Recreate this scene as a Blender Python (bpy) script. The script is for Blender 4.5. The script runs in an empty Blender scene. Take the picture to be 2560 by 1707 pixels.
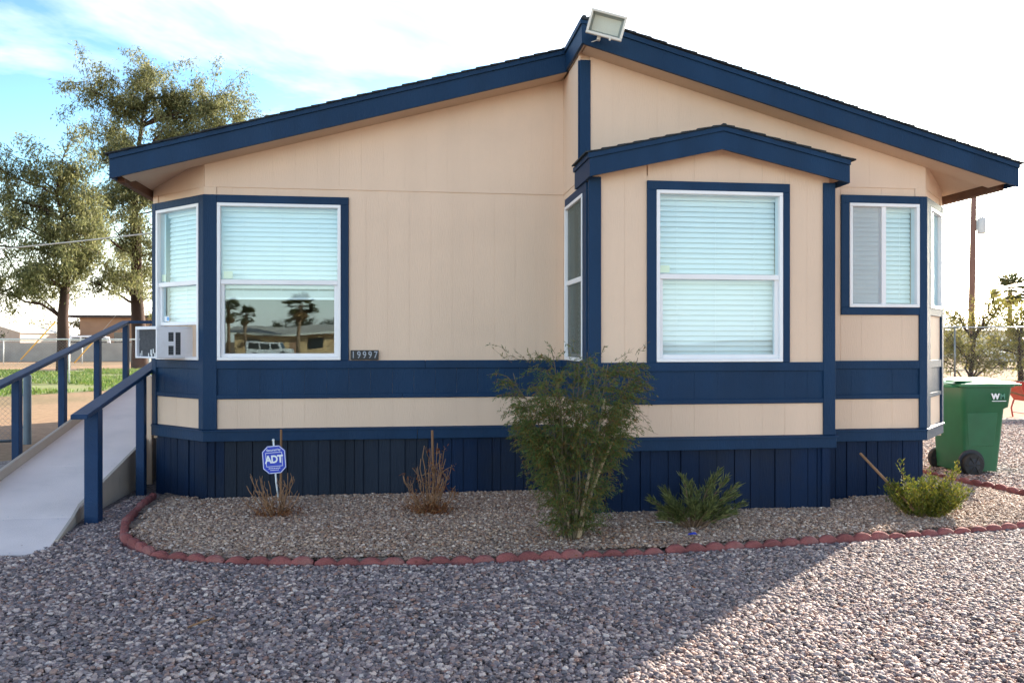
import bpy, math, random
import numpy as np
from mathutils import Vector, Matrix

# ------------------------------------------------------------------ camera, sky, sun
sc = bpy.context.scene
R = math.radians
cam_d = bpy.data.cameras.new('camera'); cam = bpy.data.objects.new('camera', cam_d)
sc.collection.objects.link(cam); sc.camera = cam
cam.location = (0, 0, 1.5); cam.rotation_euler = (R(90), 0, R(-7.5))
cam_d.sensor_width = 36.0; cam_d.lens = 36.0 * 2060 / 2560
cam_d.clip_start = 0.05; cam_d.clip_end = 6000
cam_d.dof.use_dof = True; cam_d.dof.focus_distance = 7.2; cam_d.dof.aperture_fstop = 6.3

SUN_EL, SUN_AZ = R(23.0), R(47.3)          # azimuth from +Y towards +X
world = bpy.data.worlds.new('World'); sc.world = world; world.use_nodes = True
wn, wl = world.node_tree.nodes, world.node_tree.links
wn.clear()
w_out = wn.new('ShaderNodeOutputWorld'); w_bg = wn.new('ShaderNodeBackground')
w_sky = wn.new('ShaderNodeTexSky'); w_sky.sky_type = 'NISHITA'; w_sky.sun_disc = False
w_sky.sun_elevation = SUN_EL; w_sky.sun_rotation = SUN_AZ
w_sky.air_density = 1.0; w_sky.dust_density = 0.7; w_sky.ozone_density = 1.0; w_sky.altitude = 300
w_tint = wn.new('ShaderNodeMix'); w_tint.data_type = 'RGBA'; w_tint.blend_type = 'MULTIPLY'
w_tint.inputs[0].default_value = 1.0; w_tint.inputs[7].default_value = (1.06, 1.09, 0.94, 1)
w_dn = wn.new('ShaderNodeVectorMath'); w_dn.operation = 'SCALE'; w_dn.inputs['Scale'].default_value = 1 / 6.0
w_gm = wn.new('ShaderNodeGamma'); w_gm.inputs[1].default_value = 1.85
w_up = wn.new('ShaderNodeVectorMath'); w_up.operation = 'SCALE'; w_up.inputs['Scale'].default_value = 6.0
wl.new(w_sky.outputs[0], w_dn.inputs[0]); wl.new(w_dn.outputs[0], w_gm.inputs[0]); wl.new(w_gm.outputs[0], w_up.inputs[0])
wl.new(w_up.outputs[0], w_tint.inputs[6])
# thin high cloud over the whole dome, brighter where the sky behind it is brighter
w_tc = wn.new('ShaderNodeTexCoord'); w_sep = wn.new('ShaderNodeSeparateXYZ')
wl.new(w_tc.outputs['Generated'], w_sep.inputs[0])
w_z = wn.new('ShaderNodeMath'); w_z.operation = 'ADD'; w_z.inputs[1].default_value = 0.22
w_za = wn.new('ShaderNodeMath'); w_za.operation = 'ABSOLUTE'
wl.new(w_sep.outputs[2], w_za.inputs[0]); wl.new(w_za.outputs[0], w_z.inputs[0])
w_dx = wn.new('ShaderNodeMath'); w_dx.operation = 'DIVIDE'; w_dy = wn.new('ShaderNodeMath'); w_dy.operation = 'DIVIDE'
wl.new(w_sep.outputs[0], w_dx.inputs[0]); wl.new(w_z.outputs[0], w_dx.inputs[1])
wl.new(w_sep.outputs[1], w_dy.inputs[0]); wl.new(w_z.outputs[0], w_dy.inputs[1])
w_off = wn.new('ShaderNodeVectorMath'); w_off.operation = 'ADD'; w_off.inputs[1].default_value = (3.05, 2.0, 11.5)
w_cmb = wn.new('ShaderNodeCombineXYZ'); wl.new(w_dx.outputs[0], w_cmb.inputs[0]); wl.new(w_dy.outputs[0], w_cmb.inputs[1])
w_n = wn.new('ShaderNodeTexNoise'); w_n.inputs['Scale'].default_value = 1.1; w_n.inputs['Detail'].default_value = 7
w_n.inputs['Roughness'].default_value = 0.58; w_n.inputs['Distortion'].default_value = 0.5
wl.new(w_cmb.outputs[0], w_off.inputs[0]); wl.new(w_off.outputs[0], w_n.inputs['Vector'])
w_r = wn.new('ShaderNodeMapRange'); w_r.inputs[1].default_value = 0.47; w_r.inputs[2].default_value = 0.76
w_r.inputs[3].default_value = 0.02; w_r.inputs[4].default_value = 0.85
wl.new(w_n.outputs[0], w_r.inputs[0])
w_bw = wn.new('ShaderNodeRGBToBW'); wl.new(w_tint.outputs[2], w_bw.inputs[0])
w_cb = wn.new('ShaderNodeMath'); w_cb.operation = 'MULTIPLY_ADD'; w_cb.inputs[1].default_value = 0.8; w_cb.inputs[2].default_value = 4.2
wl.new(w_bw.outputs[0], w_cb.inputs[0])
w_cc = wn.new('ShaderNodeCombineColor'); 
for i, wk in enumerate((1.06, 1.0, 0.93)):
    w_k = wn.new('ShaderNodeMath'); w_k.operation = 'MULTIPLY'; w_k.inputs[1].default_value = wk
    wl.new(w_cb.outputs[0], w_k.inputs[0]); wl.new(w_k.outputs[0], w_cc.inputs[i])
w_mix = wn.new('ShaderNodeMix'); w_mix.data_type = 'RGBA'
w_hz = wn.new('ShaderNodeMapRange'); w_hz.interpolation_type = 'SMOOTHSTEP'; w_hz.inputs[1].default_value = 0.0; w_hz.inputs[2].default_value = 0.20
w_hz.inputs[3].default_value = 0.85; w_hz.inputs[4].default_value = 0.0; wl.new(w_za.outputs[0], w_hz.inputs[0])
w_mxm = wn.new('ShaderNodeMath'); w_mxm.operation = 'MAXIMUM'; wl.new(w_r.outputs[0], w_mxm.inputs[0]); wl.new(w_hz.outputs[0], w_mxm.inputs[1])
wl.new(w_mxm.outputs[0], w_mix.inputs[0]); wl.new(w_tint.outputs[2], w_mix.inputs[6]); wl.new(w_cc.outputs[0], w_mix.inputs[7])
wl.new(w_mix.outputs[2], w_bg.inputs[0]); wl.new(w_bg.outputs[0], w_out.inputs[0])
w_bg.inputs[1].default_value = 0.13

sun_d = bpy.data.lights.new('sun', 'SUN'); sun = bpy.data.objects.new('sun', sun_d)
sc.collection.objects.link(sun)
sun_d.energy = 4.4; sun_d.angle = R(0.55); sun_d.color = (1.0, 0.89, 0.74)
S = Vector((math.sin(SUN_AZ) * math.cos(SUN_EL), math.cos(SUN_AZ) * math.cos(SUN_EL), math.sin(SUN_EL)))
sun.rotation_euler = S.to_track_quat('Z', 'Y').to_euler()
sc.view_settings.view_transform = 'Standard'; sc.view_settings.look = 'None'
sc.view_settings.gamma = 1.0; sc.view_settings.use_curve_mapping = False
sc.view_settings.exposure = 1.86

# ------------------------------------------------------------------ helpers
COL = sc.collection
rnd = random.Random(7)
rs = np.random.RandomState(11)

def _link(name, data, parent=None):
    o = bpy.data.objects.new(name, data); COL.objects.link(o)
    if parent is not None:
        o.parent = parent
        if parent.name in WP: o.matrix_parent_inverse = WP[parent.name]
    return o
WP = {}                                     # things whose parts are modelled in world coordinates

def tag(o, label=None, cat=None, group=None, kind=None):
    if label: o['label'] = label
    if cat: o['category'] = cat
    if group: o['group'] = group
    if kind: o['kind'] = kind
    return o

def thing(name, loc, label, cat, group=None, rz=0.0, world=False):
    o = _link(name, None); o.location = loc; o.rotation_euler = (0, 0, rz)
    o.empty_display_size = 0.1
    if world: WP[o.name] = (Matrix.Translation(loc) @ Matrix.Rotation(rz, 4, 'Z')).inverted()
    return tag(o, label, cat, group)

class MB:
    """Collects shapes and links them as one mesh object."""
    def __init__(s): s.v = []; s.f = []
    def add(s, vs, fs):
        b = len(s.v); s.v.extend([tuple(p) for p in vs]); s.f.extend([tuple(b + i for i in q) for q in fs]); return s
    def box(s, x0, x1, y0, y1, z0, z1):
        return s.add([(x0,y0,z0),(x1,y0,z0),(x1,y1,z0),(x0,y1,z0),(x0,y0,z1),(x1,y0,z1),(x1,y1,z1),(x0,y1,z1)],
                     [(0,3,2,1),(4,5,6,7),(0,1,5,4),(1,2,6,5),(2,3,7,6),(3,0,4,7)])
    def hexa(s, p):
        return s.add(p, [(0,3,2,1),(4,5,6,7),(0,1,5,4),(1,2,6,5),(2,3,7,6),(3,0,4,7)])
    def prism(s, poly, off):
        """poly: list of 3D points (planar), extruded by vector off"""
        n = len(poly); a = [Vector(p) for p in poly]; b = [p + Vector(off) for p in a]
        fs = [tuple(range(n - 1, -1, -1)), tuple(range(n, 2 * n))]
        fs += [(i, (i + 1) % n, n + (i + 1) % n, n + i) for i in range(n)]
        return s.add(a + b, fs)
    def tube(s, pts, rad, n=8, caps=True, squash=1.0):
        pts = [Vector(p) for p in pts]; m = len(pts)
        if not hasattr(rad, '__len__'): rad = [rad] * m
        vs = []; up = None
        for i, p in enumerate(pts):
            t = (pts[min(i + 1, m - 1)] - pts[max(i - 1, 0)])
            if t.length < 1e-9: t = Vector((0, 0, 1))
            t.normalize()
            if up is None:
                ref = Vector((0, 0, 1)) if abs(t.z) < 0.9 else Vector((1, 0, 0))
                up = t.cross(ref).normalized()
            else:
                up = (up - t * up.dot(t))
                up = up.normalized() if up.length > 1e-6 else t.orthogonal().normalized()
            w = t.cross(up)
            for k in range(n):
                a = 2 * math.pi * k / n
                vs.append(p + (up * math.cos(a) + w * math.sin(a) * squash) * rad[i])
        fs = []
        for i in range(m - 1):
            for k in range(n):
                k2 = (k + 1) % n
                fs.append((i*n+k, i*n+k2, (i+1)*n+k2, (i+1)*n+k))
        if caps: fs += [tuple(range(n - 1, -1, -1)), tuple(range((m - 1) * n, m * n))]
        return s.add(vs, fs)
    def lathe(s, prof, n=24, origin=(0,0,0), axis='Z'):
        """prof: list of (r, h)"""
        o = Vector(origin); vs = []
        for r, h in prof:
            for k in range(n):
                a = 2 * math.pi * k / n; c, d = r * math.cos(a), r * math.sin(a)
                vs.append(o + Vector({'Z': (c, d, h), 'Y': (c, h, d), 'X': (h, c, d)}[axis]))
        m = len(prof); fs = []
        for i in range(m - 1):
            for k in range(n):
                k2 = (k + 1) % n; fs.append((i*n+k, i*n+k2, (i+1)*n+k2, (i+1)*n+k))
        fs += [tuple(range(n - 1, -1, -1)), tuple(range((m - 1) * n, m * n))]
        return s.add(vs, fs)
    def mesh(s, name):
        me = bpy.data.meshes.new(name); me.from_pydata(s.v, [], s.f)
        return me
    def build(s, name, mat, parent=None, smooth=False, bevel=0.0, seg=2, fixn=True):
        me = s.mesh(name)
        if fixn:
            import bmesh
            bm = bmesh.new(); bm.from_mesh(me); bmesh.ops.recalc_face_normals(bm, faces=bm.faces); bm.to_mesh(me); bm.free()
        me.materials.append(mat)
        if smooth:
            me.shade_smooth()
            if smooth == 'auto': me.set_sharp_from_angle(angle=R(40))
        o = _link(name, me, parent)
        if bevel > 0:
            b = o.modifiers.new('bevel', 'BEVEL'); b.width = bevel; b.segments = seg; b.limit_method = 'ANGLE'; b.angle_limit = R(40)
            b.harden_normals = False
        return o

def quads_mesh(name, V, mat, parent=None, nper=4):
    """V: (n, nper, 3) numpy array, one polygon per row"""
    n = V.shape[0]; me = bpy.data.meshes.new(name)
    me.vertices.add(n * nper); me.vertices.foreach_set('co', V.astype(np.float32).ravel())
    me.loops.add(n * nper); me.loops.foreach_set('vertex_index', np.arange(n * nper, dtype=np.int32))
    me.polygons.add(n); me.polygons.foreach_set('loop_start', np.arange(0, n * nper, nper, dtype=np.int32))
    me.polygons.foreach_set('loop_total', np.full(n, nper, dtype=np.int32))
    me.update(calc_edges=True); me.validate(); me.materials.append(mat)
    return _link(name, me, parent)

def text_obj(name, body, size, mat, parent, mtx, extrude=0.001, bold=0.0, spacing=1.0, sx=1.0):
    cu = bpy.data.curves.new(name, 'FONT'); cu.body = body; cu.size = size; cu.extrude = extrude
    cu.align_x = 'CENTER'; cu.align_y = 'CENTER'; cu.offset = bold; cu.space_character = spacing
    cu.resolution_u = 4
    t = bpy.data.objects.new('tmp_text', cu); COL.objects.link(t)
    dg = bpy.context.evaluated_depsgraph_get()
    me = bpy.data.meshes.new_from_object(t.evaluated_get(dg)); me.name = name
    bpy.data.objects.remove(t); bpy.data.curves.remove(cu)
    me.transform(mtx @ Matrix.Diagonal((sx, 1, 1, 1)))
    me.materials.clear(); me.materials.append(mat)
    return _link(name, me, parent)

# ------------------------------------------------------------------ materials
def nt(name):
    m = bpy.data.materials.new(name); m.use_nodes = True
    n, l = m.node_tree.nodes, m.node_tree.links
    b = n['Principled BSDF']
    return m, n, l, b

def mat(name, col, rough=0.6, var=0.06, scale=6.0, bump=0.0, bscale=60.0, metal=0.0, stretch=(1,1,1), spec=0.5, dirt=0.0, dirtcol=(0.2,0.17,0.13), dscale=2.0):
    m, n, l, b = nt(name)
    tc = n.new('ShaderNodeTexCoord'); mp = n.new('ShaderNodeMapping'); mp.inputs['Scale'].default_value = stretch
    l.new(tc.outputs['Object'], mp.inputs[0])
    no = n.new('ShaderNodeTexNoise'); no.inputs['Scale'].default_value = scale; no.inputs['Detail'].default_value = 5
    l.new(mp.outputs[0], no.inputs['Vector'])
    cr = n.new('ShaderNodeMapRange'); cr.inputs[1].default_value = 0.3; cr.inputs[2].default_value = 0.7
    cr.inputs[3].default_value = 1 - var; cr.inputs[4].default_value = 1 + var
    l.new(no.outputs[0], cr.inputs[0])
    mx = n.new('ShaderNodeMix'); mx.data_type = 'RGBA'; mx.blend_type = 'MULTIPLY'; mx.inputs[0].default_value = 1
    mx.inputs[6].default_value = (*col, 1)
    cc = n.new('ShaderNodeCombineColor')
    for i in range(3): l.new(cr.outputs[0], cc.inputs[i])
    l.new(cc.outputs[0], mx.inputs[7])
    last = mx.outputs[2]
    if dirt > 0:
        n2 = n.new('ShaderNodeTexNoise'); n2.inputs['Scale'].default_value = dscale; n2.inputs['Detail'].default_value = 8; n2.inputs['Roughness'].default_value = 0.65
        l.new(tc.outputs['Object'], n2.inputs['Vector'])
        r2 = n.new('ShaderNodeMapRange'); r2.inputs[1].default_value = 0.5; r2.inputs[2].default_value = 0.75; r2.inputs[3].default_value = 0; r2.inputs[4].default_value = dirt
        l.new(n2.outputs[0], r2.inputs[0])
        m2 = n.new('ShaderNodeMix'); m2.data_type = 'RGBA'; m2.inputs[7].default_value = (*dirtcol, 1)
        l.new(r2.outputs[0], m2.inputs[0]); l.new(last, m2.inputs[6]); last = m2.outputs[2]
    l.new(last, b.inputs['Base Color'])
    b.inputs['Roughness'].default_value = rough; b.inputs['Metallic'].default_value = metal
    b.inputs['Specular IOR Level'].default_value = spec
    if bump > 0:
        bn = n.new('ShaderNodeTexNoise'); bn.inputs['Scale'].default_value = bscale; bn.inputs['Detail'].default_value = 4
        l.new(mp.outputs[0], bn.inputs['Vector'])
        bp = n.new('ShaderNodeBump'); bp.inputs['Strength'].default_value = bump; bp.inputs['Distance'].default_value = 0.01
        l.new(bn.outputs[0], bp.inputs['Height']); l.new(bp.outputs[0], b.inputs['Normal'])
    return m

def leaf_mat(name, cols, trans=0.35, rough=0.55):
    """per-leaf colour drawn along a ramp, some light through the leaf"""
    m, n, l, b = nt(name)
    ge = n.new('ShaderNodeNewGeometry'); rp = n.new('ShaderNodeValToRGB')
    el = rp.color_ramp.elements
    while len(el) < len(cols): el.new(0.5)
    for i, c in enumerate(cols):
        el[i].position = i / (len(cols) - 1); el[i].color = (*c, 1)
    l.new(ge.outputs['Random Per Island'], rp.inputs[0]); l.new(rp.outputs[0], b.inputs['Base Color'])
    b.inputs['Roughness'].default_value = rough; b.inputs['Specular IOR Level'].default_value = 0.3
    tr = n.new('ShaderNodeBsdfTranslucent'); l.new(rp.outputs[0], tr.inputs[0])
    ms = n.new('ShaderNodeMixShader'); ms.inputs[0].default_value = trans
    l.new(b.outputs[0], ms.inputs[1]); l.new(tr.outputs[0], ms.inputs[2]); l.new(ms.outputs[0], n['Material Output'].inputs[0])
    return m

def glass_mat(name, tint, refl=0.12, wav=0.02):
    m, n, l, b = nt(name); n.remove(b)
    t = n.new('ShaderNodeBsdfTransparent'); t.inputs[0].default_value = (*tint, 1)
    g = n.new('ShaderNodeBsdfGlossy'); g.inputs['Roughness'].default_value = 0.0; g.inputs[0].default_value = (0.74, 0.93, 1.0, 1)
    lw = n.new('ShaderNodeLayerWeight'); lw.inputs[0].default_value = 0.5       # Schlick term, same on both faces of the pane
    pw = n.new('ShaderNodeMath'); pw.operation = 'POWER'; pw.inputs[1].default_value = 5.0; l.new(lw.outputs['Facing'], pw.inputs[0])
    ad = n.new('ShaderNodeMath'); ad.operation = 'MULTIPLY_ADD'; ad.inputs[1].default_value = 0.9; ad.inputs[2].default_value = refl; ad.use_clamp = True
    l.new(pw.outputs[0], ad.inputs[0])
    ms = n.new('ShaderNodeMixShader'); l.new(ad.outputs[0], ms.inputs[0]); l.new(t.outputs[0], ms.inputs[1]); l.new(g.outputs[0], ms.inputs[2])
    l.new(ms.outputs[0], n['Material Output'].inputs[0])
    if wav > 0:
        tc = n.new('ShaderNodeTexCoord'); no = n.new('ShaderNodeTexNoise'); no.inputs['Scale'].default_value = 1.6; no.inputs['Detail'].default_value = 1
        l.new(tc.outputs['Object'], no.inputs['Vector'])
        bp = n.new('ShaderNodeBump'); bp.inputs['Strength'].default_value = wav; bp.inputs['Distance'].default_value = 0.05
        l.new(no.outputs[0], bp.inputs['Height']); l.new(bp.outputs[0], g.inputs['Normal'])
    return m

def screen_mat(name, col=(0.62, 0.65, 0.68), dens=0.32):
    m, n, l, b = nt(name)
    t = n.new('ShaderNodeBsdfTransparent'); b.inputs['Base Color'].default_value = (*col, 1); b.inputs['Roughness'].default_value = 0.8
    ms = n.new('ShaderNodeMixShader'); ms.inputs[0].default_value = dens
    l.new(t.outputs[0], ms.inputs[1]); l.new(b.outputs[0], ms.inputs[2]); l.new(ms.outputs[0], n['Material Output'].inputs[0])
    return m

M = {}
M['navy'] = mat('navy_paint', (0.007, 0.033, 0.084), 0.55, 0.16, 3.0, 0.4, 90, stretch=(1, 1, 0.25), spec=0.18, dirt=0.35, dirtcol=(0.016, 0.040, 0.085), dscale=2.2)
M['navy_skirt'] = mat('navy_skirting_paint', (0.005, 0.018, 0.053), 0.6, 0.25, 2.0, 0.5, 70, stretch=(1, 1, 0.15), dirt=0.75, dirtcol=(0.020, 0.024, 0.030), dscale=0.7, spec=0.14)
M['skirt_faded'] = mat('charcoal_skirting_paint', (0.018, 0.026, 0.042), 0.65, 0.25, 2.0, 0.5, 70, stretch=(1, 1, 0.15), dirt=0.5, dirtcol=(0.008, 0.016, 0.034), dscale=1.2, spec=0.14)
M['navy_rail'] = mat('navy_rail_paint', (0.007, 0.034, 0.098), 0.5, 0.16, 5.0, 0.35, 60, spec=0.22, dirt=0.4, dirtcol=(0.02, 0.05, 0.11), dscale=4)
M['beige'] = mat('beige_siding', (0.72, 0.540, 0.405), 0.75, 0.07, 1.3, 0.28, 120, stretch=(1, 1, 0.12), dirt=0.22, dirtcol=(0.50, 0.385, 0.30), dscale=1.1)
M['soffit'] = mat('beige_soffit', (0.58, 0.42, 0.30), 0.8, 0.05, 2.0)
M['brown_wood'] = mat('bare_brown_wood', (0.10, 0.045, 0.025), 0.8, 0.2, 6)
M['shingle'] = mat('dark_shingle', (0.022, 0.028, 0.034), 0.9, 0.35, 25, 0.6, 150)
M['white'] = mat('white_vinyl', (0.80, 0.80, 0.82), 0.35, 0.03, 4)
M['blind'] = mat('white_blind', (0.86, 0.86, 0.84), 0.5, 0.02, 3)
M['glass'] = glass_mat('window_glass', (0.94, 0.992, 1.0), 0.046, 0.035)
M['screen'] = screen_mat('insect_screen')
M['screen_shade'] = screen_mat('shade_tint_screen', (0.15, 0.17, 0.15), 0.5)  # dark tone stands in for shade on the return-wall blind
M['sticker'] = mat('pale_sticker', (0.72, 0.78, 0.58), 0.5, 0.03)
M['label_blue'] = mat('blue_label', (0.15, 0.40, 0.75), 0.5, 0.03)
M['interior'] = mat('interior_wall', (0.30, 0.27, 0.22), 0.9, 0.05)
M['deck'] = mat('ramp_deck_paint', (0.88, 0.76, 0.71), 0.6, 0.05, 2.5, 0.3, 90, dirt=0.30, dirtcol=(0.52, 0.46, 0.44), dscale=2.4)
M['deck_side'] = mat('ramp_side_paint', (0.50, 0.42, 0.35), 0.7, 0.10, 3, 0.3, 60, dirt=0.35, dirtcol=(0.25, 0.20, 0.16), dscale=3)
M['ac_white'] = mat('white_enamel', (0.74, 0.75, 0.80), 0.4, 0.04, 8, dirt=0.25, dirtcol=(0.5, 0.48, 0.46), dscale=9)
M['ac_grille'] = mat('grey_fins', (0.16, 0.17, 0.19), 0.6, 0.2, 40, metal=0.3)
M['ac_dark'] = mat('dark_vent', (0.02, 0.025, 0.035), 0.7, 0.1)
M['plaque'] = mat('black_plaque', (0.012, 0.013, 0.016), 0.5, 0.1)
M['digit'] = mat('grey_digit', (0.34, 0.38, 0.45), 0.45, 0.05)
M['edging'] = mat('red_edging', (0.25, 0.074, 0.068), 0.9, 0.30, 9, 0.8, 130, dirt=0.55, dirtcol=(0.36, 0.19, 0.165), dscale=6)
M['stake'] = mat('weathered_stake', (0.24, 0.125, 0.06), 0.8, 0.25, 12, 0.3, 60, stretch=(1, 1, 0.1))
M['twig'] = mat('dry_twig', (0.25, 0.135, 0.07), 0.8, 0.3, 20)
M['stem'] = mat('pale_stem', (0.40, 0.30, 0.19), 0.8, 0.25, 12)
M['stem_mid'] = mat('brown_stem', (0.13, 0.10, 0.06), 0.8, 0.25, 12)
M['stem_dark'] = mat('dark_stem', (0.16, 0.10, 0.06), 0.85, 0.3, 12)
M['bark'] = mat('eucalyptus_bark', (0.048, 0.022, 0.015), 0.9, 0.45, 1.2, 0.7, 12, stretch=(1, 1, 0.3))
M['galv'] = mat('galvanised_steel', (0.50, 0.52, 0.53), 0.45, 0.08, 10, metal=0.6)
M['fence_white'] = mat('pale_fence_pipe', (0.70, 0.72, 0.72), 0.5, 0.06, 10, metal=0.2)
M['wire'] = mat('fence_wire', (0.42, 0.43, 0.44), 0.5, 0.1, metal=0.4)
M['gate_pipe'] = mat('blue_grey_pipe', (0.09, 0.13, 0.17), 0.5, 0.1, 10)
M['sign_blue'] = mat('sign_blue', (0.020, 0.055, 0.50), 0.35, 0.04, 6)
M['sign_white'] = mat('sign_white', (0.80, 0.83, 0.86), 0.4, 0.02)
M['bin'] = mat('green_plastic', (0.007, 0.105, 0.046), 0.42, 0.10, 5, dirt=0.25, dirtcol=(0.03, 0.12, 0.07), dscale=3)
M['bin_lid'] = mat('green_lid_plastic', (0.014, 0.15, 0.066), 0.5, 0.06, 5)
M['rubber'] = mat('black_rubber', (0.014, 0.014, 0.015), 0.7, 0.1)
M['wm_faint'] = mat('faint_print', (0.09, 0.27, 0.19), 0.5, 0.03)
M['red_metal'] = mat('red_metal', (0.42, 0.045, 0.03), 0.45, 0.15, 6)
M['lamp_frame'] = mat('lamp_frame', (0.66, 0.65, 0.60), 0.5, 0.05)
M['lamp_refl'] = mat('lamp_reflector', (0.30, 0.33, 0.33), 0.35, 0.06, metal=0.2)
M['lamp_glass'] = glass_mat('lamp_glass', (0.95, 0.97, 0.96), 0.03, 0)
M['pole_wood'] = mat('pole_wood', (0.23, 0.12, 0.09), 0.9, 0.25, 3, stretch=(1, 1, 0.1))
M['transformer'] = mat('grey_transformer', (0.55, 0.56, 0.56), 0.5, 0.06)
M['cable'] = mat('pale_cable', (0.50, 0.47, 0.42), 0.6, 0.05)
M['yellow'] = mat('yellow_guard', (0.75, 0.42, 0.04), 0.5, 0.08)
M['shed'] = mat('tan_shed_wall', (0.55, 0.42, 0.33), 0.8, 0.06, 1)
M['shed_roof'] = mat('pale_metal_roof', (0.70, 0.64, 0.55), 0.5, 0.06, 1)
M['brown_wall'] = mat('brown_wall', (0.36, 0.20, 0.12), 0.85, 0.08, 1)
M['dark_roof'] = mat('dark_roof', (0.06, 0.045, 0.04), 0.85, 0.2, 2)
M['block'] = mat('grey_block_wall', (0.37, 0.325, 0.285), 0.9, 0.12, 1.5)
M['car_white'] = mat('white_car_paint', (0.75, 0.76, 0.78), 0.25, 0.02)
M['car_silver'] = mat('silver_car_paint', (0.45, 0.50, 0.56), 0.25, 0.02)
M['car_glass'] = mat('car_glass', (0.015, 0.02, 0.025), 0.08, 0.02)
M['tan_house'] = mat('tan_house_wall', (0.62, 0.42, 0.22), 0.85, 0.06, 0.8)
M['tan_trim'] = mat('pale_trim', (0.72, 0.70, 0.64), 0.6, 0.03)
M['palm_trunk'] = mat('palm_trunk', (0.24, 0.15, 0.09), 0.95, 0.3, 3, 0.6, 15)
M['leaf_euc'] = leaf_mat('eucalyptus_leaves', [(0.075, 0.085, 0.038), (0.14, 0.15, 0.062), (0.22, 0.225, 0.095), (0.31, 0.30, 0.135)], 0.48)
M['leaf_fine'] = leaf_mat('feathery_leaves', [(0.045, 0.085, 0.028), (0.075, 0.13, 0.036), (0.11, 0.155, 0.038), (0.16, 0.155, 0.036), (0.22, 0.10, 0.032)], 0.40)
M['leaf_ole'] = leaf_mat('narrow_leaves', [(0.075, 0.10, 0.035), (0.14, 0.165, 0.055), (0.25, 0.26, 0.09)], 0.4)
M['leaf_yel'] = leaf_mat('yellow_green_leaves', [(0.050, 0.075, 0.012), (0.10, 0.125, 0.018), (0.17, 0.17, 0.022), (0.27, 0.22, 0.03)], 0.35)
M['leaf_dry'] = leaf_mat('dry_leaves', [(0.11, 0.035, 0.014), (0.22, 0.075, 0.025), (0.32, 0.14, 0.05)], 0.25)
M['leaf_palm'] = leaf_mat('palm_leaves', [(0.05, 0.065, 0.025), (0.10, 0.11, 0.04), (0.19, 0.16, 0.06)], 0.3)
M['leaf_skirt'] = leaf_mat('dead_palm_leaves', [(0.18, 0.10, 0.04), (0.32, 0.19, 0.08)], 0.2)
M['leaf_dark'] = leaf_mat('dark_tree_leaves', [(0.025, 0.035, 0.015), (0.045, 0.055, 0.02), (0.075, 0.08, 0.03)], 0.3)
M['leaf_olive'] = leaf_mat('olive_leaves', [(0.12, 0.13, 0.035), (0.21, 0.20, 0.05), (0.34, 0.28, 0.085)], 0.55)
M['grass'] = leaf_mat('grass_blades', [(0.07, 0.14, 0.025), (0.12, 0.20, 0.035), (0.22, 0.24, 0.07)], 0.4)

# ------------------------------------------------------------------ the ground
def ground_mat():
    m, n, l, b = nt('dry_ground')
    tc = n.new('ShaderNodeTexCoord')
    a = n.new('ShaderNodeTexNoise'); a.inputs['Scale'].default_value = 0.11; a.inputs['Detail'].default_value = 6
    l.new(tc.outputs['Object'], a.inputs['Vector'])
    r = n.new('ShaderNodeValToRGB'); e = r.color_ramp.elements
    e[0].position = 0.40; e[0].color = (0.36, 0.23, 0.15, 1); e[1].position = 0.62; e[1].color = (0.22, 0.165, 0.10, 1)
    l.new(a.outputs[0], r.inputs[0])
    f = n.new('ShaderNodeTexNoise'); f.inputs['Scale'].default_value = 6; f.inputs['Detail'].default_value = 8; f.inputs['Roughness'].default_value = 0.7
    l.new(tc.outputs['Object'], f.inputs['Vector'])
    mr = n.new('ShaderNodeMapRange'); mr.inputs[1].default_value = 0.3; mr.inputs[2].default_value = 0.7; mr.inputs[3].default_value = 0.75; mr.inputs[4].default_value = 1.25
    l.new(f.outputs[0], mr.inputs[0]); cc = n.new('ShaderNodeCombineColor')
    for i in range(3): l.new(mr.outputs[0], cc.inputs[i])
    mx = n.new('ShaderNodeMix'); mx.data_type = 'RGBA'; mx.blend_type = 'MULTIPLY'; mx.inputs[0].default_value = 1
    l.new(r.outputs[0], mx.inputs[6]); l.new(cc.outputs[0], mx.inputs[7]); l.new(mx.outputs[2], b.inputs['Base Color'])
    b.inputs['Roughness'].default_value = 0.95; b.inputs['Specular IOR Level'].default_value = 0.1
    bp = n.new('ShaderNodeBump'); bp.inputs['Strength'].default_value = 0.5; bp.inputs['Distance'].default_value = 0.04
    l.new(f.outputs[0], bp.inputs['Height']); l.new(bp.outputs[0], b.inputs['Normal'])
    return m
g = MB().add([(-1500,-1500,0),(1500,-1500,0),(1500,2500,0),(-1500,2500,0)], [(0,1,2,3)]).build('ground', ground_mat())
tag(g, 'bare tan desert ground stretching to the horizon', 'ground', kind='structure')

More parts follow.
